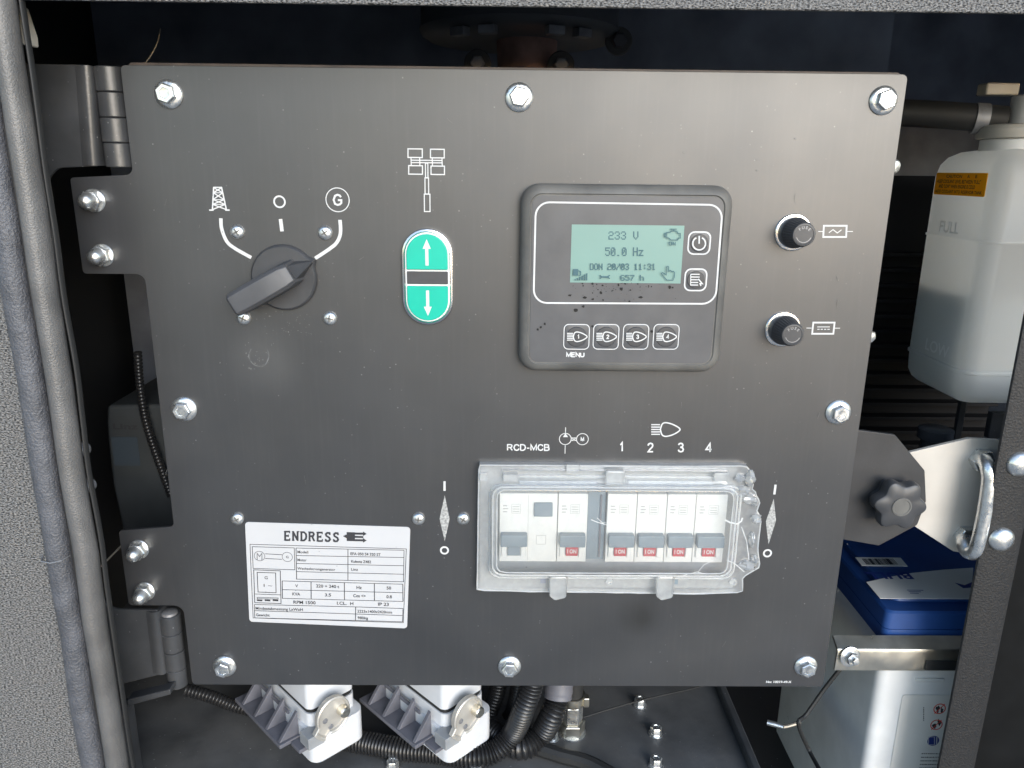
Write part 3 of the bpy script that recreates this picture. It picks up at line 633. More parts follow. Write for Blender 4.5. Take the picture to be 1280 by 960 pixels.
# ------------------------------------------------------------------ fuse holders
def fuse_holder(px, label):
    c = U(*px, -0.5); t = thing('fuse_holder', label, 'fuse holder', (c.x, 0, c.z - 10), 'fuse holders on the control panel')
    g = G(); g.lathe([(10.4, 0.05), (10.4, 0.8), (9.9, 1.3), (9.0, 1.4)], (c.x, 0, c.z), (0, -1, 0), 36); g.build('washer_ring', CHROME, t)
    g = G(); g.lathe([(8.7, 1.3), (8.7, 4.0), (8.0, 4.6), (7.8, 5.0)], (c.x, 0, c.z), (0, -1, 0), 36); g.build('collar', BLACKP, t)
    n = 64; rings = []
    for r, w, d in ((8.0, 4.8, 0), (8.0, 5.6, 0.45), (6.9, 15.0, 0.45), (6.5, 16.4, 0.15), (6.0, 17.0, 0), (5.2, 17.1, 0), (5.0, 16.8, 0), (0.02, 16.8, 0)):
        rings.append([Vector((c.x + (r - d * (i % 2)) * math.cos(2 * math.pi * i / n), -w, c.z + (r - d * (i % 2)) * math.sin(2 * math.pi * i / n))) for i in range(n)])
    g = G(); g.loft(rings); kn = g.build('knurled_cap', BLACKP, t)
    g = Ink(-16.8, lift=0.06)
    for a0, a1, w in ((3.5, 5.9, 0.35),):
        g.line([(c.x + 4.2 * math.cos(a0 + (a1 - a0) * i / 12), c.z + 4.2 * math.sin(a0 + (a1 - a0) * i / 12)) for i in range(13)], w, False, False)
    for i, ch in enumerate('FUSE'):
        a = 2.3 - i * 0.5; g.text(ch, (c.x + 3.9 * math.cos(a), c.z + 3.9 * math.sin(a)), 1.5, a - math.pi / 2, 0.02, conv=False)
    g.build('embossed_text', STEELD, kn)
fuse_holder((991.5, 290.5), 'knurled black fuse holder beside the boxed wavy-line symbol')
fuse_holder((978.5, 411.5), 'knurled black fuse holder beside the boxed dashed-line symbol')

# ------------------------------------------------------------------ nameplate
t = thing('nameplate', 'white rating nameplate with a printed table and company name', 'nameplate', (94, 0, 44))
cor = P2([(306.5, 652), (513, 658.5), (509, 785), (312, 776.5)], 0)
g = G(); g.prism(fillet(cor, 2.2, 4), 0.05, 0.6); pl = g.build('plate', STICK, t, 0.12)
YN = -0.6; RT = math.radians(-1.75)
def n2(x, y): return (290 + x / 5.333, 640 + y / 5.333)
k = Ink(YN, lift=0.03)
def nl(pts, w=0.55, closed=False): k.line([n2(*p) for p in pts], w * 1.45, closed)
nl([(120, 215), (1162, 246), (1142, 738), (141, 706)], 0.6, True)
nl([(135, 231), (415, 239), (419, 385), (141, 376)], 0.6, True)
for f0, f1 in ((240, 255), (290, 303), (343, 358), (397, 415), (447, 465)): nl([(427, f0), (1147, f1)], 0.6)
nl([(427, 240), (431, 448)], 0.7); nl([(773, 247), (773, 457)], 0.7); nl([(1147, 255), (1143, 466)], 0.6)
nl([(145, 385), (322, 392), (327, 610), (152, 604)], 0.7, True); nl([(168, 402), (291, 406), (294, 538), (174, 533)], 0.7, True); nl([(149, 546), (325, 552)], 0.6)
for f0, f1 in ((459, 481), (517, 538), (575, 596)): nl([(334, f0), (1140, f1)], 0.6)
for x, y0 in ((335, 459), (527, 465), (749, 471), (949, 476), (1139, 481)): nl([(x, y0), (x + 1, y0 + 115)], 0.75)
nl([(150, 616), (825, 632), (1140, 643)], 0.6); nl([(150, 657), (1140, 690)], 0.6); nl([(150, 705), (1140, 731)], 0.6); nl([(825, 632), (823, 722)], 0.7); nl([(150, 616), (152, 705)], 0.6); nl([(1140, 643), (1137, 731)], 0.6)
for c, r in (((184, 293), 7.2), ((369, 299), 7.0)): k.circle(n2(*c), r, 0.6, 28)
nl([(222, 278), (333, 284)]); nl([(222, 309), (333, 315)]); nl([(168, 318), (168, 274), (184, 296), (200, 275), (200, 320)], 0.6)
nl([(168, 568), (308, 572), (308, 580), (168, 577)], 0.5, True)
for i in range(3): nl([(166 + 53 * i, 587), (203 + 53 * i, 589)], 1.7)
def nt(s, x, y, cap=21, al='l', w=None, b=0.004): k.text(s, n2(x, y), cap / 5.333, RT, b + 0.008, al, True, None if w is None else w / 5.333)
nt('G', 369, 299, 19, 'c'); nt('G', 228, 437, 24, 'c'); nt('1 ~', 240, 489, 22, 'c', 62)
nt('Modell', 437, 265, w=78); nt('EFA 050 S4 320 ST', 790, 277, w=220, b=0.01); nt('Motor', 437, 318, w=66); nt('Kubota Z482', 795, 328, w=145, b=0.01)
nt('Wechselstromgenerator', 437, 375, 19, w=276); nt('Linz', 795, 381, w=50)
nt('V', 431, 491, 22, 'c'); nt('220 + 240 t', 638, 494, 24, 'c', 170, 0.008); nt('Hz', 848, 502, 24, 'c', b=0.008); nt('50', 1046, 506, 24, 'c', b=0.008)
nt('KVA', 429, 546, 24, 'c', 58, 0.008); nt('3.5', 640, 552, 24, 'c', 46, 0.008); nt('Cos <>', 850, 558, 24, 'c', 92, 0.008); nt('0.8', 1048, 564, 24, 'c', 40, 0.008)
nt('RPM 1500', 484, 602, 25, 'c', 164, 0.008); nt('I.CL.  H', 755, 608, 25, 'c', 122, 0.008); nt('IP 23', 1010, 614, 25, 'c', 80, 0.008)
nt('Mindestabmessung LxWxH', 158, 640, 22, w=350, b=0.006); nt('2223x1400x2420mm', 836, 660, 22, w=258, b=0.004); nt('Gewicht', 160, 684, 22, w=102, b=0.006); nt('980kg', 838, 704, 22, w=78)
k.build('printed_table', INK, pl)
# company name in heavy serif capitals drawn stroke by stroke, and its arrow emblem
k = Ink(YN, lift=0.03)
LET = {'E': ([[(1, 0), (1, 10)], [(1, 9.4), (6.2, 9.4)], [(1, 5), (4.6, 5)], [(1, .6), (6.2, .6)]], [((6, 10), (6, 7.6)), ((6.2, 0), (6.2, 2.6)), ((4.6, 6.3), (4.6, 3.7)), ((-.3, 9.6), (2, 9.6)), ((-.3, .4), (2, .4))]),
       'N': ([[(1, 0), (1, 10)], [(6.4, 0), (6.4, 10)], [(1.2, 9.2), (6.2, .8)]], [((-.4, 9.6), (2, 9.6)), ((-.4, .4), (2.4, .4)), ((5, 9.6), (7.8, 9.6))]),
       'D': ([[(1, 0), (1, 10)], [(1, 9.4), (3.6, 9.3), (5.6, 7.6), (6.1, 5), (5.6, 2.4), (3.6, .7), (1, .6)]], [((-.4, 9.6), (2, 9.6)), ((-.4, .4), (2, .4))]),
       'R': ([[(1, 0), (1, 10)], [(1, 9.4), (4.4, 9.3), (5.6, 7.6), (4.6, 5.6), (1, 5.2)], [(3.6, 5.2), (5.8, .6)]], [((-.4, 9.6), (2, 9.6)), ((-.4, .4), (2.4, .4)), ((5, .4), (7.2, .4))]),
       'S': ([[(5.4, 7.6), (4.6, 9.2), (2.6, 9.4), (1, 8), (1.6, 6.2), (4.6, 4.4), (5.4, 2.4), (4, .8), (2, .7), (.8, 2.4)]], [((5.6, 9.8), (5.6, 7)), ((.6, .2), (.6, 3))])}
step = (725 - 345) / 7.0
for i, ch in enumerate('ENDRESS'):
    bx = 345 + i * step + 3; by = 190 + i * 1.45; s = 6.4
    for st in LET[ch][0]: k.line([n2(bx + (x if ch != 'N' else x * 0.86) * s, by - y * s + 1) for x, y in st], 2.2 * s / 5.333)
    for p, q in LET[ch][1]: k.line([n2(bx + p[0] * s * 0.95, by - p[1] * s), n2(bx + q[0] * s * 0.95, by - q[1] * s)], 1.15 * s / 5.333)
def pl4(pts): k.poly([n2(*p) for p in pts])
pl4([(765, 133), (820, 135), (820, 194), (765, 192)]); pl4([(740, 160), (766, 148), (766, 175)])
for y in (143, 187):
    pl4([(818, y - 7), (878, y - 6), (878, y + 8), (818, y + 7)]); pl4([(874, y - 14), (898, y + 2), (874, y + 16)])
pl4([(818, 158), (876, 160), (876, 173), (818, 171)]); k.build('company_name', INK, pl)

# ------------------------------------------------------------------ breakers under the clear cover
def b3(x, y): return (580 + x / 3.368, 510 + y / 3.368)
YB = -8.0
def bx(x, y=520): return U(*b3(x, y), YB).x
def bz(y, x=640): return U(*b3(x, y), YB).z
zb0, zb1 = bz(648), bz(362)
def toggle(t, xa, xb, red):
    tz1, tz0 = bz(523), bz(572); h = (xb - xa)
    g = G(); g.prism(rrect(xa, xb, tz0, tz1, 0.8, 3), 8.0, 13.5); tg = g.build('toggle', BLUEG, t, 0.6)
    w = h * 0.235; m = (xa + xb) / 2; z0 = bz(618)
    g = G(); g.prism([(m - w, z0), (m + w, z0), (m + w, tz0 - 0.05), (m - w, tz0 - 0.05)], 8.0, 10.0); st = g.build('on_flag' if red else 'toggle_stem', RED if red else BLUEG, t, 0.3)
    if red:
        k = Ink(-10.0, lift=0.03); k.text('I ON', (m, (z0 + tz0) / 2 - 0.5), 2.6, 0, 0.03, conv=False, width=w * 1.5); k.build('on_text', PRINT, st)
    for s in (-1, 1):
        g = G(); g.prism([(m + s * w * 1.15, z0 - 1), (m + s * h * 0.47, z0 - 1), (m + s * h * 0.47, tz0 - 0.4), (m + s * w * 1.15, tz0 - 0.4)], 8.0, 9.6); g.build('side_cheek', WHITEP, t, 0.5)
def body(t, xa, xb):
    g = G(); g.prism([(xa, zb0), (xb, zb0), (xb, zb1), (xa, zb1)], 0.1, 8.0); return g.build('housing', WHITEP, t, 0.35)
def smallprint(bd, xa, xb):
    k = Ink(YB, lift=0.03); w = xb - xa; z = bz(428)
    for i in range(3): k.line([(xa + w * 0.12, z + 2.2 - 2.0 * i), (xa + w * (0.26 + 0.04 * (i % 2)), z + 2.2 - 2.0 * i)], 0.7, False, False)
    k.line(rrect(xa + w * 0.42, xa + w * 0.72, z - 2.8, z + 3.2, 0.2, 2), 0.22, True, False)
    for i in range(3): k.line([(xa + w * 0.46, z - 1.6 + 1.6 * i), (xa + w * 0.68, z - 1.6 + 1.6 * i)], 0.5, False, False)
    k.build('small_print', mat('faint_grey_print', (0.42, 0.42, 0.42), 0.6), bd)
lab = ['white breaker between the residual current device and the blank filler', 'white breaker touching the blue-grey blank filler, below the one', 'white breaker second after the blank filler, below the two',
       'white breaker third after the blank filler, below the three', 'white breaker at the broken cover edge, below the four']
for i, (a, b) in enumerate(((394, 517), (599, 721), (723, 846), (848, 967), (969, 1098))):
    xa, xb = bx(a), bx(b)
    t = thing('circuit_breaker', lab[i], 'breaker', ((xa + xb) / 2, -4, zb0), 'circuit breakers with red flags under the clear cover')
    bd = body(t, xa, xb); smallprint(bd, xa, xb); toggle(t, xa + (xb - xa) * 0.06, xb - (xb - xa) * 0.06, True)
xa, xb = bx(149), bx(391)
t = thing('residual_current_device', 'double-width white residual current breaker with a blue-grey test button', 'breaker', ((xa + xb) / 2, -4, zb0))
bd = body(t, xa, xb); smallprint(bd, xa, xa + (xb - xa) / 2); toggle(t, xa + 0.8, bx(266), False)
g = G(); g.prism(rrect(bx(293), bx(370), bz(455), bz(398), 0.6, 3), 8.0, 9.8); g.build('test_button', BLUEG, t, 0.4)
k = Ink(YB, lift=0.03); k.line([(bx(269), zb0 + 1), (bx(269), zb1 - 1)], 0.22, False, False); k.line(rrect(bx(305), bx(345), bz(575), bz(538), 0.3, 2), 0.3, True, False); k.build('rating_marks', mat('faint_grey_print', (0.42, 0.42, 0.42)), bd)
xa, xb = bx(520), bx(595)
t = thing('blank_module', 'blue-grey blank filler strip between two breakers', 'blank cover', ((xa + xb) / 2, -3, zb0))
g = G(); g.box(xa, xb, -4.5, -0.1, zb0, zb1); g.build('strip', BLUEG, t, 0.3)
g = G(); g.box(xb - 3.4, xb - 2.4, -5.6, -4.6, zb0 + 2, zb1 - 2); g.build('rib', HOUSD, t)

# clear cover, cracked away along its right side
TRAY = mat('cover_tray_grey', (0.46, 0.47, 0.475), 0.5, var=0.1, vscale=120)
t = thing('breaker_cover', 'clear plastic breaker cover with latches and a jagged broken right edge', 'cover', (275, -3, 72))
NA = 220
q = P2([b3(72, 248), b3(1150, 250), b3(1130, 758), b3(66, 752)], 0)
g = G(); g.prism(q, 0.05, 0.09); g.build('grey_backing', TRAY, t)  # light backing plate added behind the breakers, brightens the whole cover
def byangle(poly, c):
    out = []
    for i in range(NA):
        th = 2 * math.pi * (i + 0.13) / NA; d = Vector((math.cos(th), math.sin(th))); best = 0
        for a, b in zip(poly, poly[1:] + poly[:1]):
            a = Vector(a) - c; e = Vector(b) - c - a; den = d.x * e.y - d.y * e.x
            if abs(den) < 1e-9: continue
            s = (a.x * e.y - a.y * e.x) / den; q = (a.x * d.y - a.y * d.x) / den
            if s > 0 and -1e-6 <= q <= 1 + 1e-6: best = max(best, s)
        out.append(c + d * best)
    return out
outer = P2([b3(*p) for p in [(60, 235), (330, 236), (600, 238), (900, 240), (1188, 238), (1195, 252), (1213, 262), (1218, 320), (1200, 328), (1226, 345), (1232, 372), (1247, 385), (1238, 412), (1228, 420), (1240, 440), (1250, 470), (1246, 500), (1240, 540), (1236, 590), (1242, 640), (1246, 664), (1225, 676), (1185, 700), (1172, 712), (1172, 772), (965, 778), (600, 772), (262, 768), (52, 762)]], -4)
cc = Vector((275, 115))
def win(dx, dz, y, r):
    q = P2([b3(118, 330), b3(1168, 338), b3(1118, 708), b3(115, 708)], y); xa = (q[0][0] + q[3][0]) / 2 + dx; xb = (q[1][0] + q[2][0]) / 2 - dx; za = (q[2][1] + q[3][1]) / 2 + dz; zb = (q[0][1] + q[1][1]) / 2 - dz
    return [Vector((p.x, y, p.y)) for p in byangle(rrect(xa, xb, za, zb, r, 8), cc)]
oo = byangle(outer, cc)
def ring(sc, y): return [Vector((cc.x + (p.x - cc.x) * sc, y, cc.y + (p.y - cc.y) * sc)) for p in oo]
w0 = win(-2.0, -2.0, -6.0, 7)
g = G(); g.loft([ring(1, -0.3), ring(1.0, -5.0), ring(0.992, -5.8), [a.lerp(b, 0.5) + Vector((0, 0.6, 0)) for a, b in zip(ring(0.985, -5.8), w0)], w0], False, False); g.build('rim', MILKY, t)
g = G(); g.loft([w0, win(-0.6, -0.6, -8, 7), win(0.4, 0.2, -15, 6.5), win(1.2, 0.8, -18.2, 6), win(3.0, 2.0, -19.6, 5)], False, False); g.build('window_wall', MILKY, t)
g = G(); wr = win(3.0, 2.0, -19.6, 5); g.loft([wr, [Vector((cc.x + (v.x - cc.x) * 0.97, -20.0, cc.z if False else 115 + (v.z - 115) * 0.95)) for v in wr]], False, True); g.build('window_pane', CLEAR, t)
def edge(loop, rad):
    lp = [Vector(v) for v in loop]; g = G(); g.tube(lp + [lp[0], lp[1]], [rad * (1 + 0.5 * noise.noise(v * 0.11)) for v in lp + [lp[0], lp[1]]], 6, False); g.build('lit_edge', EDGEP, t)  # whiter tubes: light caught along the clear edges, put into the colour
edge(win(0.6, 0.4, -17.2, 6.2), 0.55); edge(win(-1.4, -1.4, -7, 7), 0.5); edge(win(3.0, 2.0, -19.7, 5), 0.4); edge(ring(0.994, -5.6), 0.5)
def bar(x0, y0, x1, y1, wa, wb, name, m, bev=0.4):
    q = P2([b3(x0, y0), b3(x1, y1)], -(wa + wb) / 2); g = G(); g.box(q[0][0], q[1][0], -wb, -wa, q[1][1], q[0][1]); return g.build(name, m, t, bev)
bar(160, 258, 1110, 266, 6, 8.5, 'hinge_rail', MILKY); bar(160, 282, 1105, 300, 6, 7.6, 'hinge_rail', MILKY); bar(165, 275, 228, 305, 6, 10, 'hinge_block', MILKY)
bar(1052, 270, 1108, 305, 6, 10, 'hinge_block', MILKY); bar(596, 258, 674, 318, 7, 12, 'top_clip', MILKY, 1.2); bar(66, 272, 98, 304, 6, 9, 'corner_lug', MILKY)
bar(430, 238, 486, 272, 6, 8, 'hinge_block', MILKY)
bar(232, 306, 560, 324, 6, 6.8, 'hinge_rail', MILKY); bar(690, 306, 1050, 324, 6, 6.8, 'hinge_rail', MILKY)
for cx in (395, 842):
    q = P2([b3(cx, 752)], -8)[0]
    g = G(); g.prism(fillet([(q[0] - 6, q[1] + 9), (q[0] + 6, q[1] + 9), (q[0] + 5.4, q[1] - 6), (q[0] - 2, q[1] - 8), (q[0] - 5.4, q[1] - 5)], 2.4, 4), 5, 12); g.build('latch', MILKY, t, 1.2)
bar(322, 712, 345, 738, 5.9, 6.1, 'latch_slot', VEILED, 0); bar(372, 714, 386, 738, 5.9, 6.1, 'latch_slot', VEILED, 0); bar(878, 722, 900, 742, 5.9, 6.1, 'latch_slot', BLUEG, 0)
bar(52, 763, 170, 712, 5.9, 6.3, 'corner_stiffener', MILKY, 0.5) if False else None
for cx, cy in ((612, 731), (1132, 732)):
    q = P2([b3(cx, cy)], -6)[0]; g = G(); g.lathe([(2.6, 0), (2.4, 0.8), (1.2, 0.9), (1.0, 0.3)], (q[0], -6, q[1]), (0, -1, 0), 18); g.build('rivet_boss', MILKY, t)
# crumbled plastic along the break and crack lines
for (x, y, rx, rz) in ((1208, 300, 7, 14), (1200, 385, 10, 9), (1232, 470, 8, 8), (1180, 350, 10, 7), (1195, 668, 13, 8), (1225, 640, 6, 8), (1215, 560, 5, 14), (1165, 300, 8, 6), (1226, 400, 5, 8)):
    q = U(*b3(x, y), -8); g = G(); rings = []; sd = random.uniform(0, 50)
    for a in range(9):
        ph = math.pi * (a + 0.02) / 8.04; rings.append([Vector((q.x + rx * 0.30 * 1.35 * math.sin(ph) * math.cos(th) * (1 + 0.8 * noise.noise(Vector((sd + 2 * math.cos(th), ph * 2, math.sin(th) * 2)))), -6.5 + 3 * math.sin(ph) * math.sin(th) * (1 + 0.9 * noise.noise(Vector((sd + 9, ph * 3, th)))), q.z + rz * 0.30 * 1.35 * math.cos(ph))) for th in [2 * math.pi * i / 14 for i in range(14)]])
    g.loft(rings); g.build('broken_fragment', MILKY, t, angle=20)
k = Ink(-20.0, lift=0.05)
for pts, wd in (([(1098, 470), (1120, 482), (1150, 488), (1168, 476), (1172, 462)], 1.0), ([(1020, 700), (980, 690), (940, 700), (900, 712)], 0.4), ([(985, 690), (1010, 660), (1050, 640)], 0.35), ([(535, 470), (560, 480), (600, 492)], 0.5), ([(560, 462), (585, 485), (600, 480)], 0.4), ([(1168, 500), (1190, 560), (1200, 640)], 0.5), ([(1105, 640), (1140, 655), (1180, 690)], 0.6)):
    k.line([b3(*p) for p in pts], wd * 2.0)
k.build('crack', PRINT, t)

# ------------------------------------------------------------------ black plate with star knob, cream plate with handle
t = thing('latch_plate', 'black angular steel plate reaching out behind the panel edge', 'bracket', (400, 12, 90))
def c8(x, y): return (1030 + x / 3.428, 440 + y / 3.428)
g = G(); a = P2([(1030, 535), c8(150, 335), c8(305, 355), c8(432, 508), c8(438, 640), c8(400, 742), c8(235, 830), c8(90, 805), (1020, 668)], 14)
g.prism(fillet(a, [0, 1, 2, 3, 2, 3, 2, 1, 0], 4), -14, -17, fr(0)); g.build('plate', mat('latch_black_paint', (0.038, 0.038, 0.040), 0.42, var=0.2, vscale=40, bump=0.1, bscale=600, dust=0.06), t, 0.4)
q = U(*c8(328, 660), 0)
t = thing('star_knob', 'black six-lobed plastic star knob on the angular steel plate', 'knob', (q.x, 13, q.z - 16))
n = 96; rings = []
for s, y in ((0.80, 13.8), (0.80, 9), (0.94, 8), (1.0, 6), (1.0, 1.5), (0.95, -0.4), (0.86, -1.2), (0.45, -1.4)):
    rings.append([Vector((q.x + s * (15.2 + 1.9 * math.cos(6 * th + 0.5)) * math.cos(th), y, q.z + s * (15.2 + 1.9 * math.cos(6 * th + 0.5)) * math.sin(th))) for th in [2 * math.pi * i / n for i in range(n)]])
g = G(); g.loft(rings); g.build('grip', BLACKP, t)
g = G(); g.lathe([(6.2, 1.35), (6.1, 2.0), (5.2, 2.1), (4.9, 1.7), (0.02, 1.75)], (q.x, 0, q.z), (0, -1, 0), 26); g.build('centre_plug', BEZEL, t)
t = thing('strike_plate', 'cream zinc-plated plate with a bent round handle beside the star knob', 'bracket', (470, 20, 80))
a = P2([(1120, 572), c8(370, 430), c8(625, 370), c8(752, 378), c8(775, 620), c8(690, 862), c8(600, 862), c8(555, 855), c8(385, 745), (1110, 630)], 20)
g = G(); g.prism(a, -20, -23, fr(0)); g.build('plate', CREAM, t, 0.4)
f0 = U(*c8(676, 462), 18); f1 = U(*c8(598, 792), 18)
f1.x = f0.x - 1
for f in (f0, f1):
    g = G(); h = hexhead(7.6, 0, 0); g.loft([[Vector((f.x + x * s, y, f.z + z * s)) for x, z in h] for s, y in ((0.95, 20.2), (1, 19.6), (1, 14.6), (0.93, 14))]); g.build('hex_nut', ZINC, t, 0.3)
path = spline([U(1227, 573, 14), U(1231, 577, 8), U(1235, 586, 3), U(1236.5, 602, 1), U(1231, 640, 0), U(1223, 678, 0), U(1218, 690, 1), U(1210, 690, 5), U(1205, 680, 10), U(1204, 672, 14)], 7)
g = G(); g.tube(path, 4.5, 18); g.build('handle', ZINC, t)

# ------------------------------------------------------------------ right post
YPo = -4.0
xa = U(1219, 720, YPo).x; xm = U(1270, 720, YPo).x
t = thing('door_post', 'black textured door post with two domed bolts', 'post', (xa + 12, YPo, -200))
prof = [(xa + 2.4, YPo + 3.2), (xa + 0.6, YPo + 2.6), (xa, YPo + 1.6), (xa + 0.6, YPo + 0.5), (xa + 2.4, YPo), (xm - 3, YPo), (xm - 0.6, YPo + 1), (xm + 0.6, YPo + 4), (xm + 0.8, 10), (xm - 1.4, 10), (xm - 2.4, YPo + 5), (xm - 4, YPo + 3.2)]
g = G(); g.loft([[Vector((x, y, z)) for x, y in prof] for z in (-200, 560)]); g.build('sheet', POST, t)
g = G(); g.box(xm - 1.2, xm + 150, 10.2, 13, -200, 205); g.build('rear_sheet', mat('post_shadow_black', (0.005, 0.0055, 0.006), 0.6, spec=0.15, var=0.3, vscale=60), t)  # near-black colour stands in for the shade right of the ridge
for px in ((1277, 581.5), (1254, 676)):
    p = U(*px, YPo - 2); g = G(); g.lathe([(8.0, 0), (8.0, 0.7), (7.0, 2.3), (4.6, 3.7), (2.2, 4.2), (0.02, 4.3)], (p.x, YPo, p.z), (0, -1, 0), 28); g.build('dome_bolt', ZINC, t)

# ------------------------------------------------------------------ coolant tank
cf = U(1234, 300, 60); tx0 = cf.x; ty0, ty1 = 60, 142
zbot = XP(1222, 512, tx0 + 6).z - 2; ztop = U(1236, 186, 90).z
zfull = XP(1151, 291, tx0).z; zlow = XP(1136.5, 437, tx0).z
t = thing('coolant_tank', 'milky white coolant tank with yellow caution sticker and level marks', 'tank', (tx0 + 50, 100, zbot))
def tr(z, i, r=12): return [Vector((a, b, z)) for a, b in fillet([(tx0 + i, ty0 + i), (tx0 + 120 - i, ty0 + i), (tx0 + 120 - i, ty1 - i), (tx0 + i, ty1 - i)], max(4, r - i * 0.6), 6)]
rows = [(zbot, 11), (zbot + 1.2, 7), (zbot + 4, 3.4), (zbot + 9, 1.0), (zlow - 1.6, 0.2), (zlow - 0.8, -0.9), (zlow + 0.8, -0.9), (zlow + 1.6, 0.2), (zfull - 1.2, 0), (zfull - 0.6, -0.7), (zfull + 0.6, -0.7), (zfull + 1.2, 0), (ztop - 18, 0), (ztop - 10, 1.8), (ztop - 5, 5.5), (ztop - 1.5, 12), (ztop, 20)]
g = G(); g.loft([tr(z, i) for z, i in rows]); tk = g.build('shell', TANK, t, angle=50)
lev = (zfull + zlow) / 2 + 8
g = G(); g.loft([tr(z, i + 3) for z, i in ((zbot + 2, 12), (zbot + 12, 3), (lev, 1))]); g.build('coolant', COOL, t)
tf = (Vector((tx0 - 0.35, ty0, 0)), Vector((0, -1, 0)), Vector((0, 0, 1)), Vector((-1, 0, 0)))   # u towards the front, on the side face
def side(px, py): q = XP(px, py, tx0 - 0.4); return (ty0 - q.y, q.z)
k = Ink(None, tf, 0.0)
a, b = side(1176, 283), side(1197, 285); k.text('FULL', ((a[0] + b[0]) / 2, (a[1] + b[1]) / 2), 7.5, 0, 0.015, conv=False, width=max(8, abs(b[0] - a[0])) * 1.15); k.build('full_mark', TANKR, tk); k = Ink(None, tf, 0.0)
a, b = side(1158, 432), side(1184, 442); k.text('LOW', ((a[0] + b[0]) / 2, (a[1] + b[1]) / 2 + 1), 8.0, 0, 0.015, conv=False, width=max(8, abs(b[0] - a[0])) * 1.1)
k.build('low_mark', TANKR, tk)
s0, s1, s2, s3 = side(1166, 215), side(1234, 217), side(1232, 247), side(1164, 242)
u0, u1 = (s0[0] + s3[0]) / 2, (s1[0] + s2[0]) / 2; v1 = (s0[1] + s1[1]) / 2; v0 = (s2[1] + s3[1]) / 2
u1 = min(u1, -9.0); u0 = max(u0, -71.0)
g = G(); g.prism(rrect(u0, u1, v0, v1, 1, 3), 0.05, 0.35, tf); stk = g.build('caution_sticker', YELL, t)
k = Ink(None, tf, 0.4); du = u1 - u0; dv = v1 - v0
k.text('CAUTION     A     B', (u0 + du * 0.52, v1 - dv * 0.16), dv * 0.13, 0, 0.01, conv=False, width=du * 0.6)
k.text('\u2022KEEP COOLANT LEVEL BETWEEN "FULL"', (u0 + du * 0.47, v1 - dv * 0.39), dv * 0.15, 0, 0.012, conv=False, width=du * 0.86)
k.text('AND "LOW" WHEN ENGINE IS COLD', (u0 + du * 0.45, v1 - dv * 0.61), dv * 0.15, 0, 0.012, conv=False, width=du * 0.72)
k.text('\u2022ADD COOLANT INTO RESERVOIR TANK', (u0 + du * 0.49, v1 - dv * 0.84), dv * 0.13, 0, 0.012, conv=False, width=du * 0.92)
k.build('sticker_text', INK, stk)
nx = U(1262, 170, 100).x
g = G(); g.lathe([(24, 0), (24, 7), (22, 8)], (nx + 8, 100, ztop - 1), (0, 0, 1), 30); g.build('neck', TANKR, t)
g = G(); g.lathe([(27, 0), (27.5, 1), (27.5, 6), (26, 8), (20, 9)], (nx + 8, 100, ztop + 7), (0, 0, 1), 34); g.build('cap', IVORY, t)
g = G(); g.lathe([(13, 0), (13, 18), (11, 19)], (nx + 12, 100, ztop + 15.8), (0, 0, 1), 24); g.build('spout', HOUS, t)
t = thing('overflow_hose', 'black rubber hose with clamp running to the coolant tank cap', 'hose', (470, 110, 330))
A = U(1080, 140, 130); B = U(1256, 150, 104)
path = spline([A + Vector((-60, 10, 0)), A, A.lerp(B, 0.5) + Vector((0, 0, 1)), B], 8); g = G(); g.tube(path, 9, 16); g.build('hose', GASK, t)
c = A.lerp(B, 0.83); g = G(); g.tube([c - (B - A).normalized() * 4, c + (B - A).normalized() * 4], 10, 18); g.build('clamp', STEELD, t)
p = U(1243, 112, 118)
t = thing('hose_clip', 'small beige plastic clip above the tank cap', 'clip', (p.x, 118, p.z))
g = G(); g.box(p.x - 9, p.x + 14, 112, 124, p.z - 4, p.z + 4); g.build('clip_body', IVORY, t, 1.5)
g = G(); g.box(p.x - 4, p.x + 4, 124.2, 132, p.z - 3, p.z + 3); g.build('clip_stem', GASK, t, 0.5)

# ------------------------------------------------------------------ battery with hold-down bar
yf = 34.0
cb = U(1110, 765, yf); bx0 = cb.x; zl = cb.z; zl2 = U(1103, 802, yf).z
t = thing('battery', 'starter battery with blue lid and grey case', 'battery', (bx0 + 60, 90, -200))
def brr(x0, x1, y0, y1, r, z): return [Vector((a, b, z)) for a, b in fillet([(x0, y0), (x1, y0), (x1, y1), (x0, y1)], r, 5)]
g = G(); g.loft([brr(bx0 + 2, bx0 + 190, yf + 2, yf + 170, 7, z) for z in (-199.8, zl2 - 0.3)]); cs = g.build('case', BCASE, t)
zs = (zl * 0.45 + zl2 * 0.55)
g = G(); g.loft([brr(bx0 - 1.5 + i, bx0 + 193 - i, yf - 1 + i, yf + 173 - i, 5, z) for z, i in ((zl2, 0), (zs - 0.4, 0), (zs - 0.3, 0.7), (zs + 0.3, 0.7), (zs + 0.4, 0), (zl - 1.5, 1.2), (zl, 2.6))]); lid = g.build('lid', BLUE, t)
g = G(); g.loft([brr(bx0 + 9 + i, bx0 + 183 - i, yf + 13 + i, yf + 163 - i, 6, z) for z, i in ((zl + 0.05, 0), (zl + 4, 1.5))]); g.build('lid_top', BLUE, t, 0.8)
zlt = zl + 4
tf2 = (Vector((0, 0, zlt)), Vector((1, 0, 0)), Vector((0, 1, 0)), Vector((0, 0, 1)))
def top(px, py): q = V(px, py, zlt); return (q.x, q.y)
def c1(x, y): return (1040 + x / 6.4, 660 + y / 6.4)
g = G(); g.prism([top(*c1(*p)) for p in ((275, 435), (450, 395), (640, 362), (900, 335), (1130, 320), (1110, 570), (385, 566))], 0.05, 0.3, tf2); lb = g.build('top_label', BLABEL, t)
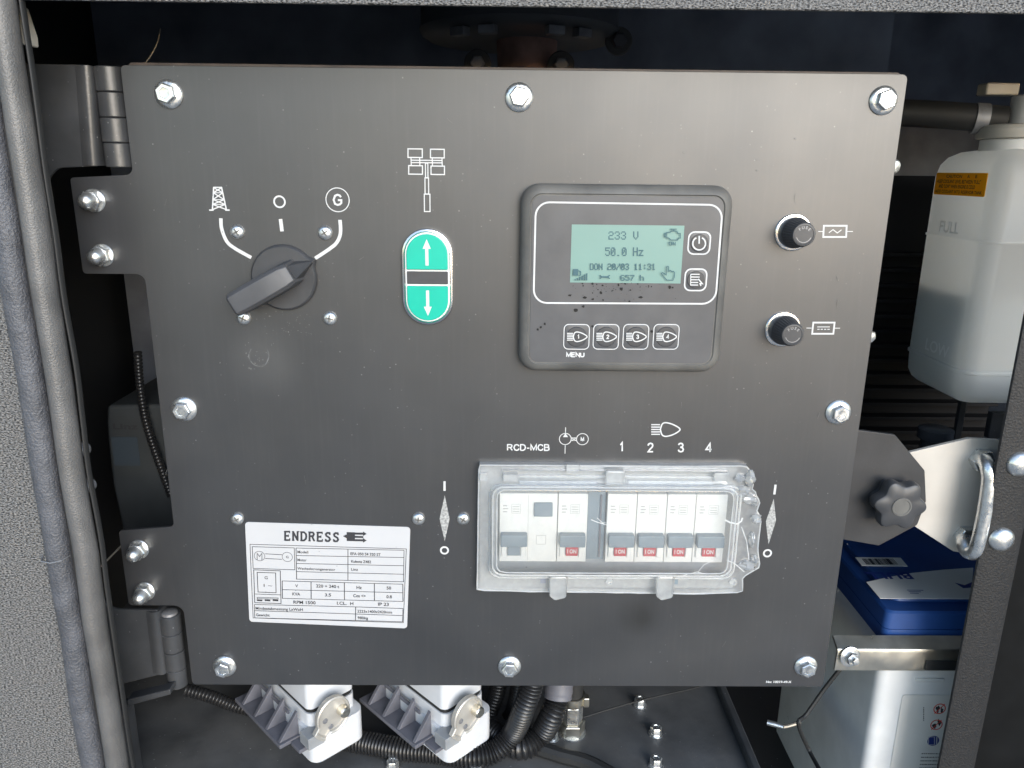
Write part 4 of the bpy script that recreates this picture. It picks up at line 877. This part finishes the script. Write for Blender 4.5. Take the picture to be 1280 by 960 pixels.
g = G(); g.prism([top(*c1(*p)) for p in ((185, 236), (548, 240), (605, 308), (240, 304))], 0.05, 0.3, tf2); bc = g.build('barcode_label', BLABEL, t)
k = Ink(None, tf2, 0.34)
for i in range(22):
    f = 0.12 + 0.7 * i / 22; a = top(*c1(190 + 360 * f + 8, 248)); b = top(*c1(232 + 366 * f + 5, 296)); k.line([a, b], random.choice((0.5, 0.8, 1.4)), False, False)
k.build('barcode', INK, bc)
k = Ink(None, tf2, 0.34); a = top(*c1(455, 385)); k.text('BULL', a, 9, math.pi, 0.03, conv=False, width=34)
k.build('label_brand', BLUEINK, lb); k = Ink(None, tf2, 0.34); 
for i in range(3):
    a = top(*c1(600 + 12 * i, 500 + 12 * i)); b = top(*c1(730 - 18 * i, 502 + 12 * i)); k.line([a, b], 0.8, False, False)
k.build('label_print', BLUEINK, lb); k = Ink(None, tf2, 0.34); k.poly([top(*c1(*p)) for p in ((980, 440), (1060, 460), (1120, 435), (1110, 480), (1050, 485))], False); k.build('label_emblem', BLUEINK, lb)
# case front label with hazard roundels
yb = yf + 1.5
q = P2([c for c in ((1128, 868.5), (1188.5, 868.5), (1170, 975), (1110, 975))], yb)
lx0 = (q[0][0] + q[3][0]) / 2
g = G(); g.prism(rrect(lx0, lx0 + 120, q[3][1] - 40, q[0][1], 2, 3), 0.05, 0.35, fr(yb)); fl = g.build('front_label', BLABEL, t)
yl = yb - 0.35
k = Ink(yl, lift=0.03)
for c in ((1174.5, 886), (1170.5, 906)): k.circle(c, 9.0, 1.6)
k.line([(1168, 892), (1181, 880)], 1.4); k.line([(1164, 912), (1177, 900)], 1.4); k.build('prohibition_signs', REDINK, fl)
k = Ink(yl, lift=0.04); k.disc((1166.5, 926), 9.6); k.build('mandatory_sign', BLUEINK, fl)
k = Ink(yl, lift=0.09); k.line([(1160.5, 921), (1168, 921), (1168, 931), (1160.5, 931)], 1.0, True); k.line([(1171, 921), (1170.6, 931)], 1.6); k.build('mandatory_pictogram', STICK, fl)
k = Ink(yl, lift=0.02); blob(k, (1172, 886), 3, 4); blob(k, (1177.5, 888), 2, 3); blob(k, (1168, 908), 2.5, 3.5); blob(k, (1174, 903), 2.5, 3.5)

def dashes(x, y, w, cap, vert=False):
    q = 0.0
    while q < w:
        d = random.uniform(0.8, 2.4); d = min(d, w - q)
        k.line([(x, y - q), (x, y - q - d)] if vert else [(x + q, y), (x + q + d, y)], cap); q += d + random.uniform(0.5, 1.1)
dashes(1154.5, 901, 17, 1.5, True)
for i in range(6): dashes(1152 - i * 0.8, 942 + i * 4.4, 40, 1.7)
k.build('label_text', INK, fl)
g = G(); q1 = P2([(1144, 851), (1180, 846)], yb); g.box(q1[0][0], q1[1][0], yf + 0.6, yf + 1.9, q1[0][1], q1[0][1] + 2.4); g.build('moulded_grip', TANKR, t, 0.5)
# bar
yh = yf - 12
q = P2([(1047.5, 803), (1047.5, 838)], yh); xb0, zt1, zt0 = q[0][0], q[0][1], q[1][1]
t = thing('hold_down_bar', 'flat plated steel hold-down bar with nut and washer across the battery', 'bar', (xb0 + 40, yh, zt0))
g = G(); zmid = zt1 - (zt1 - zt0) * 0.22
prof = [(yh - 0.2, zt0), (yh - 1.2, zmid - 2.5), (yh - 0.6, zmid), (yh + 9, zt1), (yh + 10, zt1 - 1.6), (yh + 1.6, zmid - 1.8), (yh + 0.9, zmid - 2.5), (yh + 1.8, zt0)]
g.loft([[Vector((x, y, z)) for y, z in prof] for x in (xb0, xb0 + 150)]); g.build('bar', ZINCY, t, 0.4)
p = U(1063, 822, yh - 3)
g = G(); g.lathe([(7.4, 0), (7.4, 1.2), (6.8, 1.5), (3, 1.6)], (p.x, yh - 1.3, p.z), (0.15, -1, 0.1), 28); g.build('washer', ZINC, t)
g = G(); g.lathe([(4.6, 1.6), (4.6, 4.6), (4.2, 5.2), (2.6, 5.2), (2.4, 8.4), (0.02, 8.6)], (p.x, yh - 1.3, p.z), (0.15, -1, 0.1), 6); g.build('nut', ZINC, t, 0.2)
bl = bar  # (kept name)
q2 = P2([(1158, 826), (1196, 838)], yh - 2); g = G(); g.box(q2[0][0], q2[1][0] + 20, yh - 2.2, yh - 1.4, q2[1][1], q2[0][1]); g.build('rubber_pad', GASK, t, 0.3)
# drain tube / wire beside the battery
t = thing('battery_cable', 'thin black cable running down beside the battery case', 'cable', (400, 20, -60))
path = spline([U(1052, 834, 24), U(1030, 862, 24), U(1008, 893, 20), U(998, 905, 16), V(1010, 935, FZ + 2.5), V(1026, 965, FZ + 2.5)], 6); g = G(); g.tube(path, 1.5, 8); g.build('cable', GASK, t)
t = thing('cable_lug', 'bright crimped steel lug on the black floor plate', 'lug', (355, 40, FZ))
g = G(); g.tube([V(959, 903, FZ + 3), V(970, 906, FZ + 3), V(979, 908.5, FZ + 3)], [2.2, 2.1, 1.8], 12); g.build('barrel', ZINC, t)
g = G(); g.tube([V(979, 908.5, FZ + 3), V(985, 907.5, FZ + 3), V(1000, 903, FZ + 4)], 1.4, 8); g.build('wire_end', EDGE, t)
# floor edge lip
g = G(); e0 = V(985, 872, FZ); g.box(382.2, 388, -20, 620, FZ - 14, FZ + 8); g.build('edge_lip', FRAME, floor, 1.5)

# ------------------------------------------------------------------ floor bolts
def floor_bolt(px, r, h):
    p = V(px[0], px[1], FZ + h * 0.6); g = G(); g.lathe([(r * 1.25, 0), (r * 1.25, 0.8), (r * 0.95, 0.9)], (p.x, p.y, FZ + 0.1), (0, 0, 1), 20)
    hx = hexhead(r, 0, 0); g.loft([[Vector((p.x + x * s, p.y + z * s, FZ + w)) for x, z in hx] for s, w in ((1, 0.9), (1, h - 0.8), (0.9, h), (0.5, h), (0.45, h - 0.5), (0.1, h - 0.6))]); g.build('floor_bolt', ZINC, floor, 0.15)
for px in ((491, 954), (594, 960), (820, 912), (820, 951), (800, 876), (732, 956), (690, 917), (1152, 2000)):
    if px[1] < 1000: floor_bolt(px, 4.4, 7)
k = Ink(None, (Vector((0, 0, FZ)), Vector((1, 0, 0)), Vector((0, 1, 0)), Vector((0, 0, 1))), 0.05)
for i in range(160):
    q = V(random.uniform(220, 990), random.uniform(868, 960), FZ); s = random.uniform(0.15, 0.55)
    k.poly([(q.x + s * random.uniform(.5, 1) * math.cos(a), q.y + s * random.uniform(.5, 1) * math.sin(a)) for a in (0, 1.2, 2.4, 3.6, 4.9)], False)
tag(k.build('floor_grit', STEELD, floor), kind='stuff')

# ------------------------------------------------------------------ power connectors
def connector(label):
    t = thing('power_connector', label, 'connector', (0, 0, 0), 'grey heavy-duty connectors under the panel')
    er = Vector((0.72, 0.69, 0)).normalized(); el = Vector((-0.69, 0.72, 0)).normalized(); Z = Vector((0, 0, 1))
    P = lambda a, b, z: er * a + el * b + Z * z
    def rbox(a0, a1, b0, b1, r, zs, name, m, ins=None, bev=0):
        base = fillet([(a0, b0), (a1, b0), (a1, b1), (a0, b1)], r, 5); ca, cbb = (a0 + a1) / 2, (b0 + b1) / 2; rings = []
        for i, z in enumerate(zs):
            d = ins[i] if ins else 0; sa = 1 - 2 * d / (a1 - a0); sb = 1 - 2 * d / (b1 - b0)
            rings.append([P(ca + (a - ca) * sa, cbb + (b - cbb) * sb, z) for a, b in base])
        g = G(); g.loft(rings); return g.build(name, m, t, bev)
    rbox(0, 42, 0, 84, 7, (0, 0.8, 2.5, 20, 26), 'base_housing', HOUS, (3, 1.2, 0, 0, 0))
    rbox(2.5, 39.5, 7, 82, 5, (26.1, 37), 'upper_housing', HOUS)
    rbox(3.2, 38.8, 8, 81, 5, (37.1, 40.2), 'gasket', GASK)
    rbox(2.6, 39.4, 7.4, 82, 5, (40.3, 60), 'hood', HOUS)
    # ribbed dark mounting flange on the left face, and the corner block
    g = G(); g.add([P(-16, 16, 15), P(-16, 84, 15), P(-0.2, 84, 15), P(-0.2, 16, 15), P(-16, 16, 18), P(-16, 84, 18), P(-0.2, 84, 18), P(-0.2, 16, 18)], [(0, 1, 2, 3), (4, 5, 6, 7), (0, 1, 5, 4), (1, 2, 6, 5), (2, 3, 7, 6), (3, 0, 4, 7)]); g.build('flange', HOUSD, t, 0.6)
    for b in (18, 36, 54, 72):
        g = G(); g.add([P(-15, b, 18.1), P(-0.3, b, 18.1), P(-0.3, b, 36), P(-15, b + 3, 18.1), P(-0.3, b + 3, 18.1), P(-0.3, b + 3, 36)], [(0, 1, 2), (3, 4, 5), (0, 1, 4, 3), (1, 2, 5, 4), (2, 0, 3, 5)]); g.build('rib', HOUSD, t, 0.4)
    def pbox(a0, a1, b0, b1, z0, z1, name, m, bev=0.5):
        g = G(); vs = [P(a, b, z) for a in (a0, a1) for b in (b0, b1) for z in (z0, z1)]
        g.add(vs, [(0, 1, 3, 2), (4, 6, 7, 5), (0, 4, 5, 1), (2, 3, 7, 6), (0, 2, 6, 4), (1, 5, 7, 3)]); return g.build(name, m, t, bev)
    pbox(-4, 8, -2.0, 10, 18, 27, 'corner_block', mat('connector_block', (0.30, 0.31, 0.32), 0.5, var=0.15))
    pbox(-8, -0.3, 4, 15.8, 14, 17, 'flange_tip', HOUSD); pbox(-1.6, -0.1, 30, 82, 27, 30, 'side_rail', HOUSD)
    # locking lever: beige plate with curled rim on the right face, round holes and the pin
    lf = (P(15, -3.0, 37), er, Z, -el); n = 40
    outl = []
    for i in range(n):
        th = 2 * math.pi * i / n; r = 13.5 + (4.5 if 3.5 < th < 4.3 else 0); outl.append((r * 0.95 * math.cos(th), r * 1.02 * math.sin(th)))
    g = G(); o, eu, ev, ew = lf
    def lr(s, w): return [o + eu * a * s + ev * b * s + ew * w for a, b in outl]
    g.loft([lr(1, -2.4), lr(1, 0.8), lr(0.93, 1.4), lr(0.86, 0.9), lr(0.82, -0.6), lr(0.1, -0.6)], True, True); g.build('locking_lever', mat('lever_steel', (0.55, 0.52, 0.47), 0.4, 0.4, var=0.15, vscale=120), t)
    for a, b in ((-6, -2), (-2, -8.6)):
        g = G(); g.lathe([(1.9, -0.5), (1.9, -0.1), (1.3, 0.0), (1.2, -0.4)], o + eu * a + ev * b, ew, 16); g.build('lever_dimple', STEELD, t)
    g = G(); g.lathe([(3.9, -0.5), (3.9, 4.5), (3.2, 5.4), (1.6, 5.6), (0.02, 5.2)], o + eu * 7 + ev * 0.5, ew, 22); g.build('lever_pin', ZINCY, t)
    return t
def copy_tree(o, parent=None):
    c = o.copy(); COL.objects.link(c); c.parent = parent
    for ch in list(o.children): copy_tree(ch, c)
    return c
ZC = -66.0
k1 = connector('grey industrial connector with locking lever nearest the lower hinge'); p = V(393, 961, ZC); k1.location = p * M
k2 = copy_tree(k1); p = V(561, 961, ZC); k2.location = p * M; k2['label'] = 'grey industrial connector with locking lever between the corrugated hoses'

# ------------------------------------------------------------------ corrugated conduits
def conduit(pts, r, label, pitch=2.6):
    path = resample(spline(pts, 14), pitch / 3); p0 = pts[0]
    t = thing('corrugated_conduit', label, 'conduit', p0, 'black corrugated cable conduits'); rs = [r if i % 3 == 0 else (r * 0.97 if i % 3 == 1 else r * 0.80) for i in range(len(path))]
    g = G(); g.tube(path, rs, 14); g.build('tube', CONDU, t, angle=60)
conduit([V(380, 915, FZ + 12), V(450, 927, FZ + 9), V(500, 936, FZ + 9), V(545, 940, FZ + 9), V(590, 946, FZ + 9), V(620, 938, FZ + 11), V(642, 915, FZ + 22), U(655, 885, 20), U(666, 850, 24), U(668, 800, 30)], 8.2, 'corrugated black hose passing under both grey connectors and rising behind the panel')
conduit([V(610, 945, FZ + 9) + Vector((0, 26, 0)), V(650, 934, FZ + 9), V(676, 918, FZ + 14), U(690, 892, 34), U(697, 868, 40), U(700, 820, 48)], 9.0, 'corrugated black hose with a taped end beside the hex fitting')
conduit([U(400, 870, 120), U(450, 884, 115), U(500, 894, 112), U(560, 900, 112), U(620, 890, 110)], 9.0, 'corrugated black hose lying farthest back between the two connectors')
conduit([U(604, 920, 70), U(612, 890, 74), U(622, 860, 78), U(628, 810, 84)], 7.0, 'short corrugated black hose rising just behind the second connector')
conduit([U(232, 862, 60), U(262, 870, 62), U(300, 884, 66), U(345, 892, 72), U(420, 893, 80)], 5.0, 'thin corrugated black hose running from the lower hinge behind the connectors')
conduit([U(560, 905, 92), U(600, 912, 84), U(634, 900, 72), U(646, 872, 66), U(652, 820, 66)], 6.5, 'corrugated black hose crossing behind the second connector')
def cable(pts, rad, label, m=GASK):
    t = thing('black_cable', label, 'cable', tuple(pts[0]), 'plain black cables under the panel'); g = G(); g.tube(spline(pts, 8), rad, 10); g.build('sheath', m, t)
cable([V(672, 935, FZ + 6), V(700, 944, FZ + 6), V(740, 956, FZ + 6), V(790, 985, FZ + 6)], 5.5, 'thick black cable lying across the floor between two floor bolts')
cable([U(640, 905, 50), U(652, 893, 48), U(660, 870, 48), U(664, 830, 50)], 2.6, 'thin black cable tied beside the rising corrugated hose')
cable([U(728, 897, 62), U(770, 884, 70), U(815, 872, 80), U(860, 862, 92), U(900, 852, 105)], 0.7, 'hair-thin black wire slanting up behind the hex fitting')
p = U(699, 868, 40)
t = thing('hose_tape', 'grey wrap of tape round the corrugated hose end', 'tape', tuple(p))
g = G(); g.tube(spline([U(697, 872, 40), U(698, 862, 42), U(700, 845, 45)], 4), [10.4, 10.6, 10.2, 10.5, 10.8, 10.3, 10.6, 10.2, 10.0], 14); g.build('wrap', HOUSD, t)
# hydraulic fitting with hose and clamp
p = V(715, 922, FZ); p.y += 6
t = thing('hex_fitting', 'zinc hex hose fitting with band clamp standing on the floor', 'fitting', (p.x, p.y, FZ))
def hexp(r, z0, z1, name, m):
    hx = hexhead(r, 0, 0); g = G(); g.loft([[Vector((p.x + x * s, p.y + z * s, FZ + w)) for x, z in hx] for s, w in ((0.9, z0), (1, z0 + 0.8), (1, z1 - 0.8), (0.9, z1))]); g.build(name, m, t, 0.3)
g = G(); g.lathe([(11, 0.1), (11, 1.2), (9, 1.6)], (p.x, p.y, FZ), (0, 0, 1), 24); g.build('washer', ZINC, t)
hexp(10.4, 1.6, 11, 'lower_nut', ZINCY); hexp(8.2, 11.2, 26, 'upper_nut', ZINC)
g = G(); g.lathe([(7.6, 26.1), (7.6, 70)], (p.x, p.y, FZ), (0, 0, 1), 22); g.build('hose', GASK, t)
g = G(); g.lathe([(8.2, 27), (9.4, 27), (9.4, 34), (8.2, 34)], (p.x, p.y, FZ), (0, 0, 1), 30, False, False); g.build('band_clamp', ZINCY, t)
g = G(); g.box(p.x + 7.5, p.x + 12, p.y - 7, p.y - 1, FZ + 27, FZ + 35); g.build('clamp_screw', ZINCY, t, 1)

# ------------------------------------------------------------------ dark machinery behind the panel
ya = 95.0
t = thing('alternator', 'dull grey alternator end housing with maker lettering in the left gap', 'alternator', (0, ya + 60, FZ))
a = P2([(133, 507), (300, 503), (330, 700), (165, 705), (152, 662), (140, 606), (134, 552), (132.5, 530)], ya)
g = G(); g.prism(a, -ya, -ya - 140, fr(0)); al = g.build('housing', ALT, t, 3, 3)
k = Ink(ya, lift=0.1); k.text('Linz', (157, 533), 9, 0, 0.03, 'c', width=40); k.build('maker_lettering', INK, al)
g = G(); q = P2([(139, 546), (176, 582)], ya); g.prism(rrect(q[0][0], q[1][0], q[1][1], q[0][1], 1, 2), 0.05, 0.4, fr(ya)); g.build('data_label', mat('dim_blue_label', (0.045, 0.06, 0.075), 0.5), t)
conduit([U(172, 440, 84), U(176, 490, 84), U(186, 540, 84), U(214, 620, 84)], 3.0, 'thin corrugated hose hanging in front of the alternator')
t = thing('thin_rod', 'thin pale wire crossing the gap beside the lower tab', 'wire', tuple(U(126, 706, 30)))
g = G(); g.tube([U(122, 712, 22), U(152, 682, 30), U(170, 664, 36)], 0.7, 6); g.build('wire', EDGE, t)
t = thing('arched_wire', 'thin curved wire standing behind the top edge of the panel', 'wire', tuple(U(176, 82, 40)))
g = G(); g.tube(spline([U(172, 90, 40), U(188, 70, 42), U(197, 52, 44), U(200, 36, 46)], 6), 0.45, 6); g.build('wire', EDGE, t)
p = U(29, 34, -28)
t = thing('edge_clip', 'ivory plastic clip tucked behind the top of the seal', 'clip', (p.x, -24, p.z - 10))
g = G(); g.prism(fillet([(p.x - 6, p.z + 12), (p.x + 1.6, p.z + 9), (p.x + 4.2, p.z - 4), (p.x + 4, p.z - 9), (p.x - 6, p.z - 7)], 1, 3), 24, 30, fr(0)); g.build('clip_body', IVORY, t, 0.8)
# air filter canister, pipe, bolts
yr = 190.0
c = U(651, -70, yr); R0 = 74
t = thing('filter_canister', 'dark round canister rim with small clips above the panel', 'canister', (c.x, yr, c.z - 50))
zb = U(651, 29, yr - R0).z
g = G(); g.lathe([(R0 - 5, 0), (R0, 3), (R0 + 1.5, 6), (R0, 9), (R0 - 1, 70)], (c.x, yr, zb), (0, 0, 1), 64); g.build('canister', mat('canister_black', (0.12, 0.125, 0.13), 0.45), t)
for a in (-0.62, -0.32, 0.32, 0.62):
    m = Matrix.Translation((c.x, yr, zb)) @ Matrix.Rotation(a, 4, 'Z'); g = G(); g.box(-6, 6, -R0 - 2, -R0 + 6, -6, -0.2, m); g.build('clip', STEELD, t, 0.8)
t = thing('exhaust_pipe', 'rusty brown pipe dropping from the round canister', 'pipe', (U(656, 90, yr).x, yr, 200))
pb = U(658, 95, yr); g = G(); g.lathe([(18, -200), (18, -5), (22, 5), (23, 25), (23, zb - pb.z + 10)], (pb.x, yr, pb.z), (0, 0, 1), 32); g.build('pipe', RUST, t)
for px, y, lb in (((597, 80), 170, 'small dull bolt left of the rusty pipe above the panel'), ((701, 82), 170, 'small rusty bolt right of the rusty pipe above the panel'), ((773, 52), 170, 'dark flanged bolt on the inner wall above the panel')):
    p = U(*px, y); t = thing('wall_bolt', lb, 'bolt', tuple(p), 'bolts on the dark inner wall'); g = G(); g.lathe([(10, 0), (10, 2), (9, 3)], tuple(p), (0, -1, 0.1), 24); g.build('washer', mat('wall_washer', (0.11, 0.105, 0.10), 0.5), t)
    hx = hexhead(5.5, 0, 0); g = G(); g.loft([[p + Vector((x * s, -w, z * s)) for x, z in hx] for s, w in ((1, 3), (1, 7), (0.85, 8))]); g.build('head', STEELD if px[0] < 760 else mat('dim_bolt', (0.12, 0.12, 0.13), 0.5, 0.5), t, 0.3)
g = G(); g.box(-158, 880, 200 + R0 - 10, 290, 100, 420)
t = thing('bulkhead', 'dark sheet bulkhead behind the filter canister', 'panel', (300, 280, 100)); g = G(); g.box(-150, 540, 282, 286, FZ + 1, 540); g.build('sheet', VEILED, t)
# radiator slats right of the panel
t = thing('radiator', 'dark finned radiator face behind the panel right of its edge', 'radiator', (470, 205, 60))
g = G(); g.box(300, 640, 215, 240, FZ + 2, 330); g.build('core', mat('radiator_black', (0.007, 0.007, 0.008), 0.7, spec=0.2), t)
for i in range(16):
    z = 70 + i * 13; g = G(); g.box(305, 640, 203, 214.8, z, z + 3.0); g.build('slat', mat('radiator_black', (0.007, 0.007, 0.008), 0.7, spec=0.2), t, 0.4)
t = thing('tank_bracket', 'dull steel bracket strip under the coolant tank', 'bracket', (tx0 + 20, 120, 60))
p = U(1200, 520, 125); g = G(); g.box(p.x - 3, p.x + 2, 122, 126, 60, p.z + 20); g.build('strip', FRAME, t, 0.5)
p = U(1247, 525, 100); g = G(); g.box(p.x - 6, p.x + 6, 98, 104, p.z - 14, p.z + 6); g.build('block', FRAME, t, 0.8)
p = U(1168, 549, 90); t = thing('pipe_stub', 'dull grey pipe stub behind the cream plate', 'pipe', (p.x, 90, p.z - 20)); g = G(); g.lathe([(9, -30), (9, 0), (12, 1), (12, 8), (10, 9)], tuple(p), (0, 0, 1), 22); g.build('stub', FRAME, t)
p = U(1114, 208, 30); t = thing('rear_bolt', 'small bright bolt end peeking past the panel right edge', 'bolt', tuple(p)); g = G(); g.lathe([(4.0, 0), (4.0, 3), (3, 4), (0.02, 4.4)], tuple(p), (0.3, -1, 0), 18); g.build('bolt_end', ZINC, t)
p = U(1084, 420, 20); t = thing('rear_nut', 'small bright nut peeking past the panel edge beside the tank', 'nut', tuple(p)); g = G(); g.lathe([(4.0, 0), (4.0, 3), (3, 4), (0.02, 4.4)], tuple(p), (0.3, -1, 0), 6); g.build('nut_body', ZINC, t)
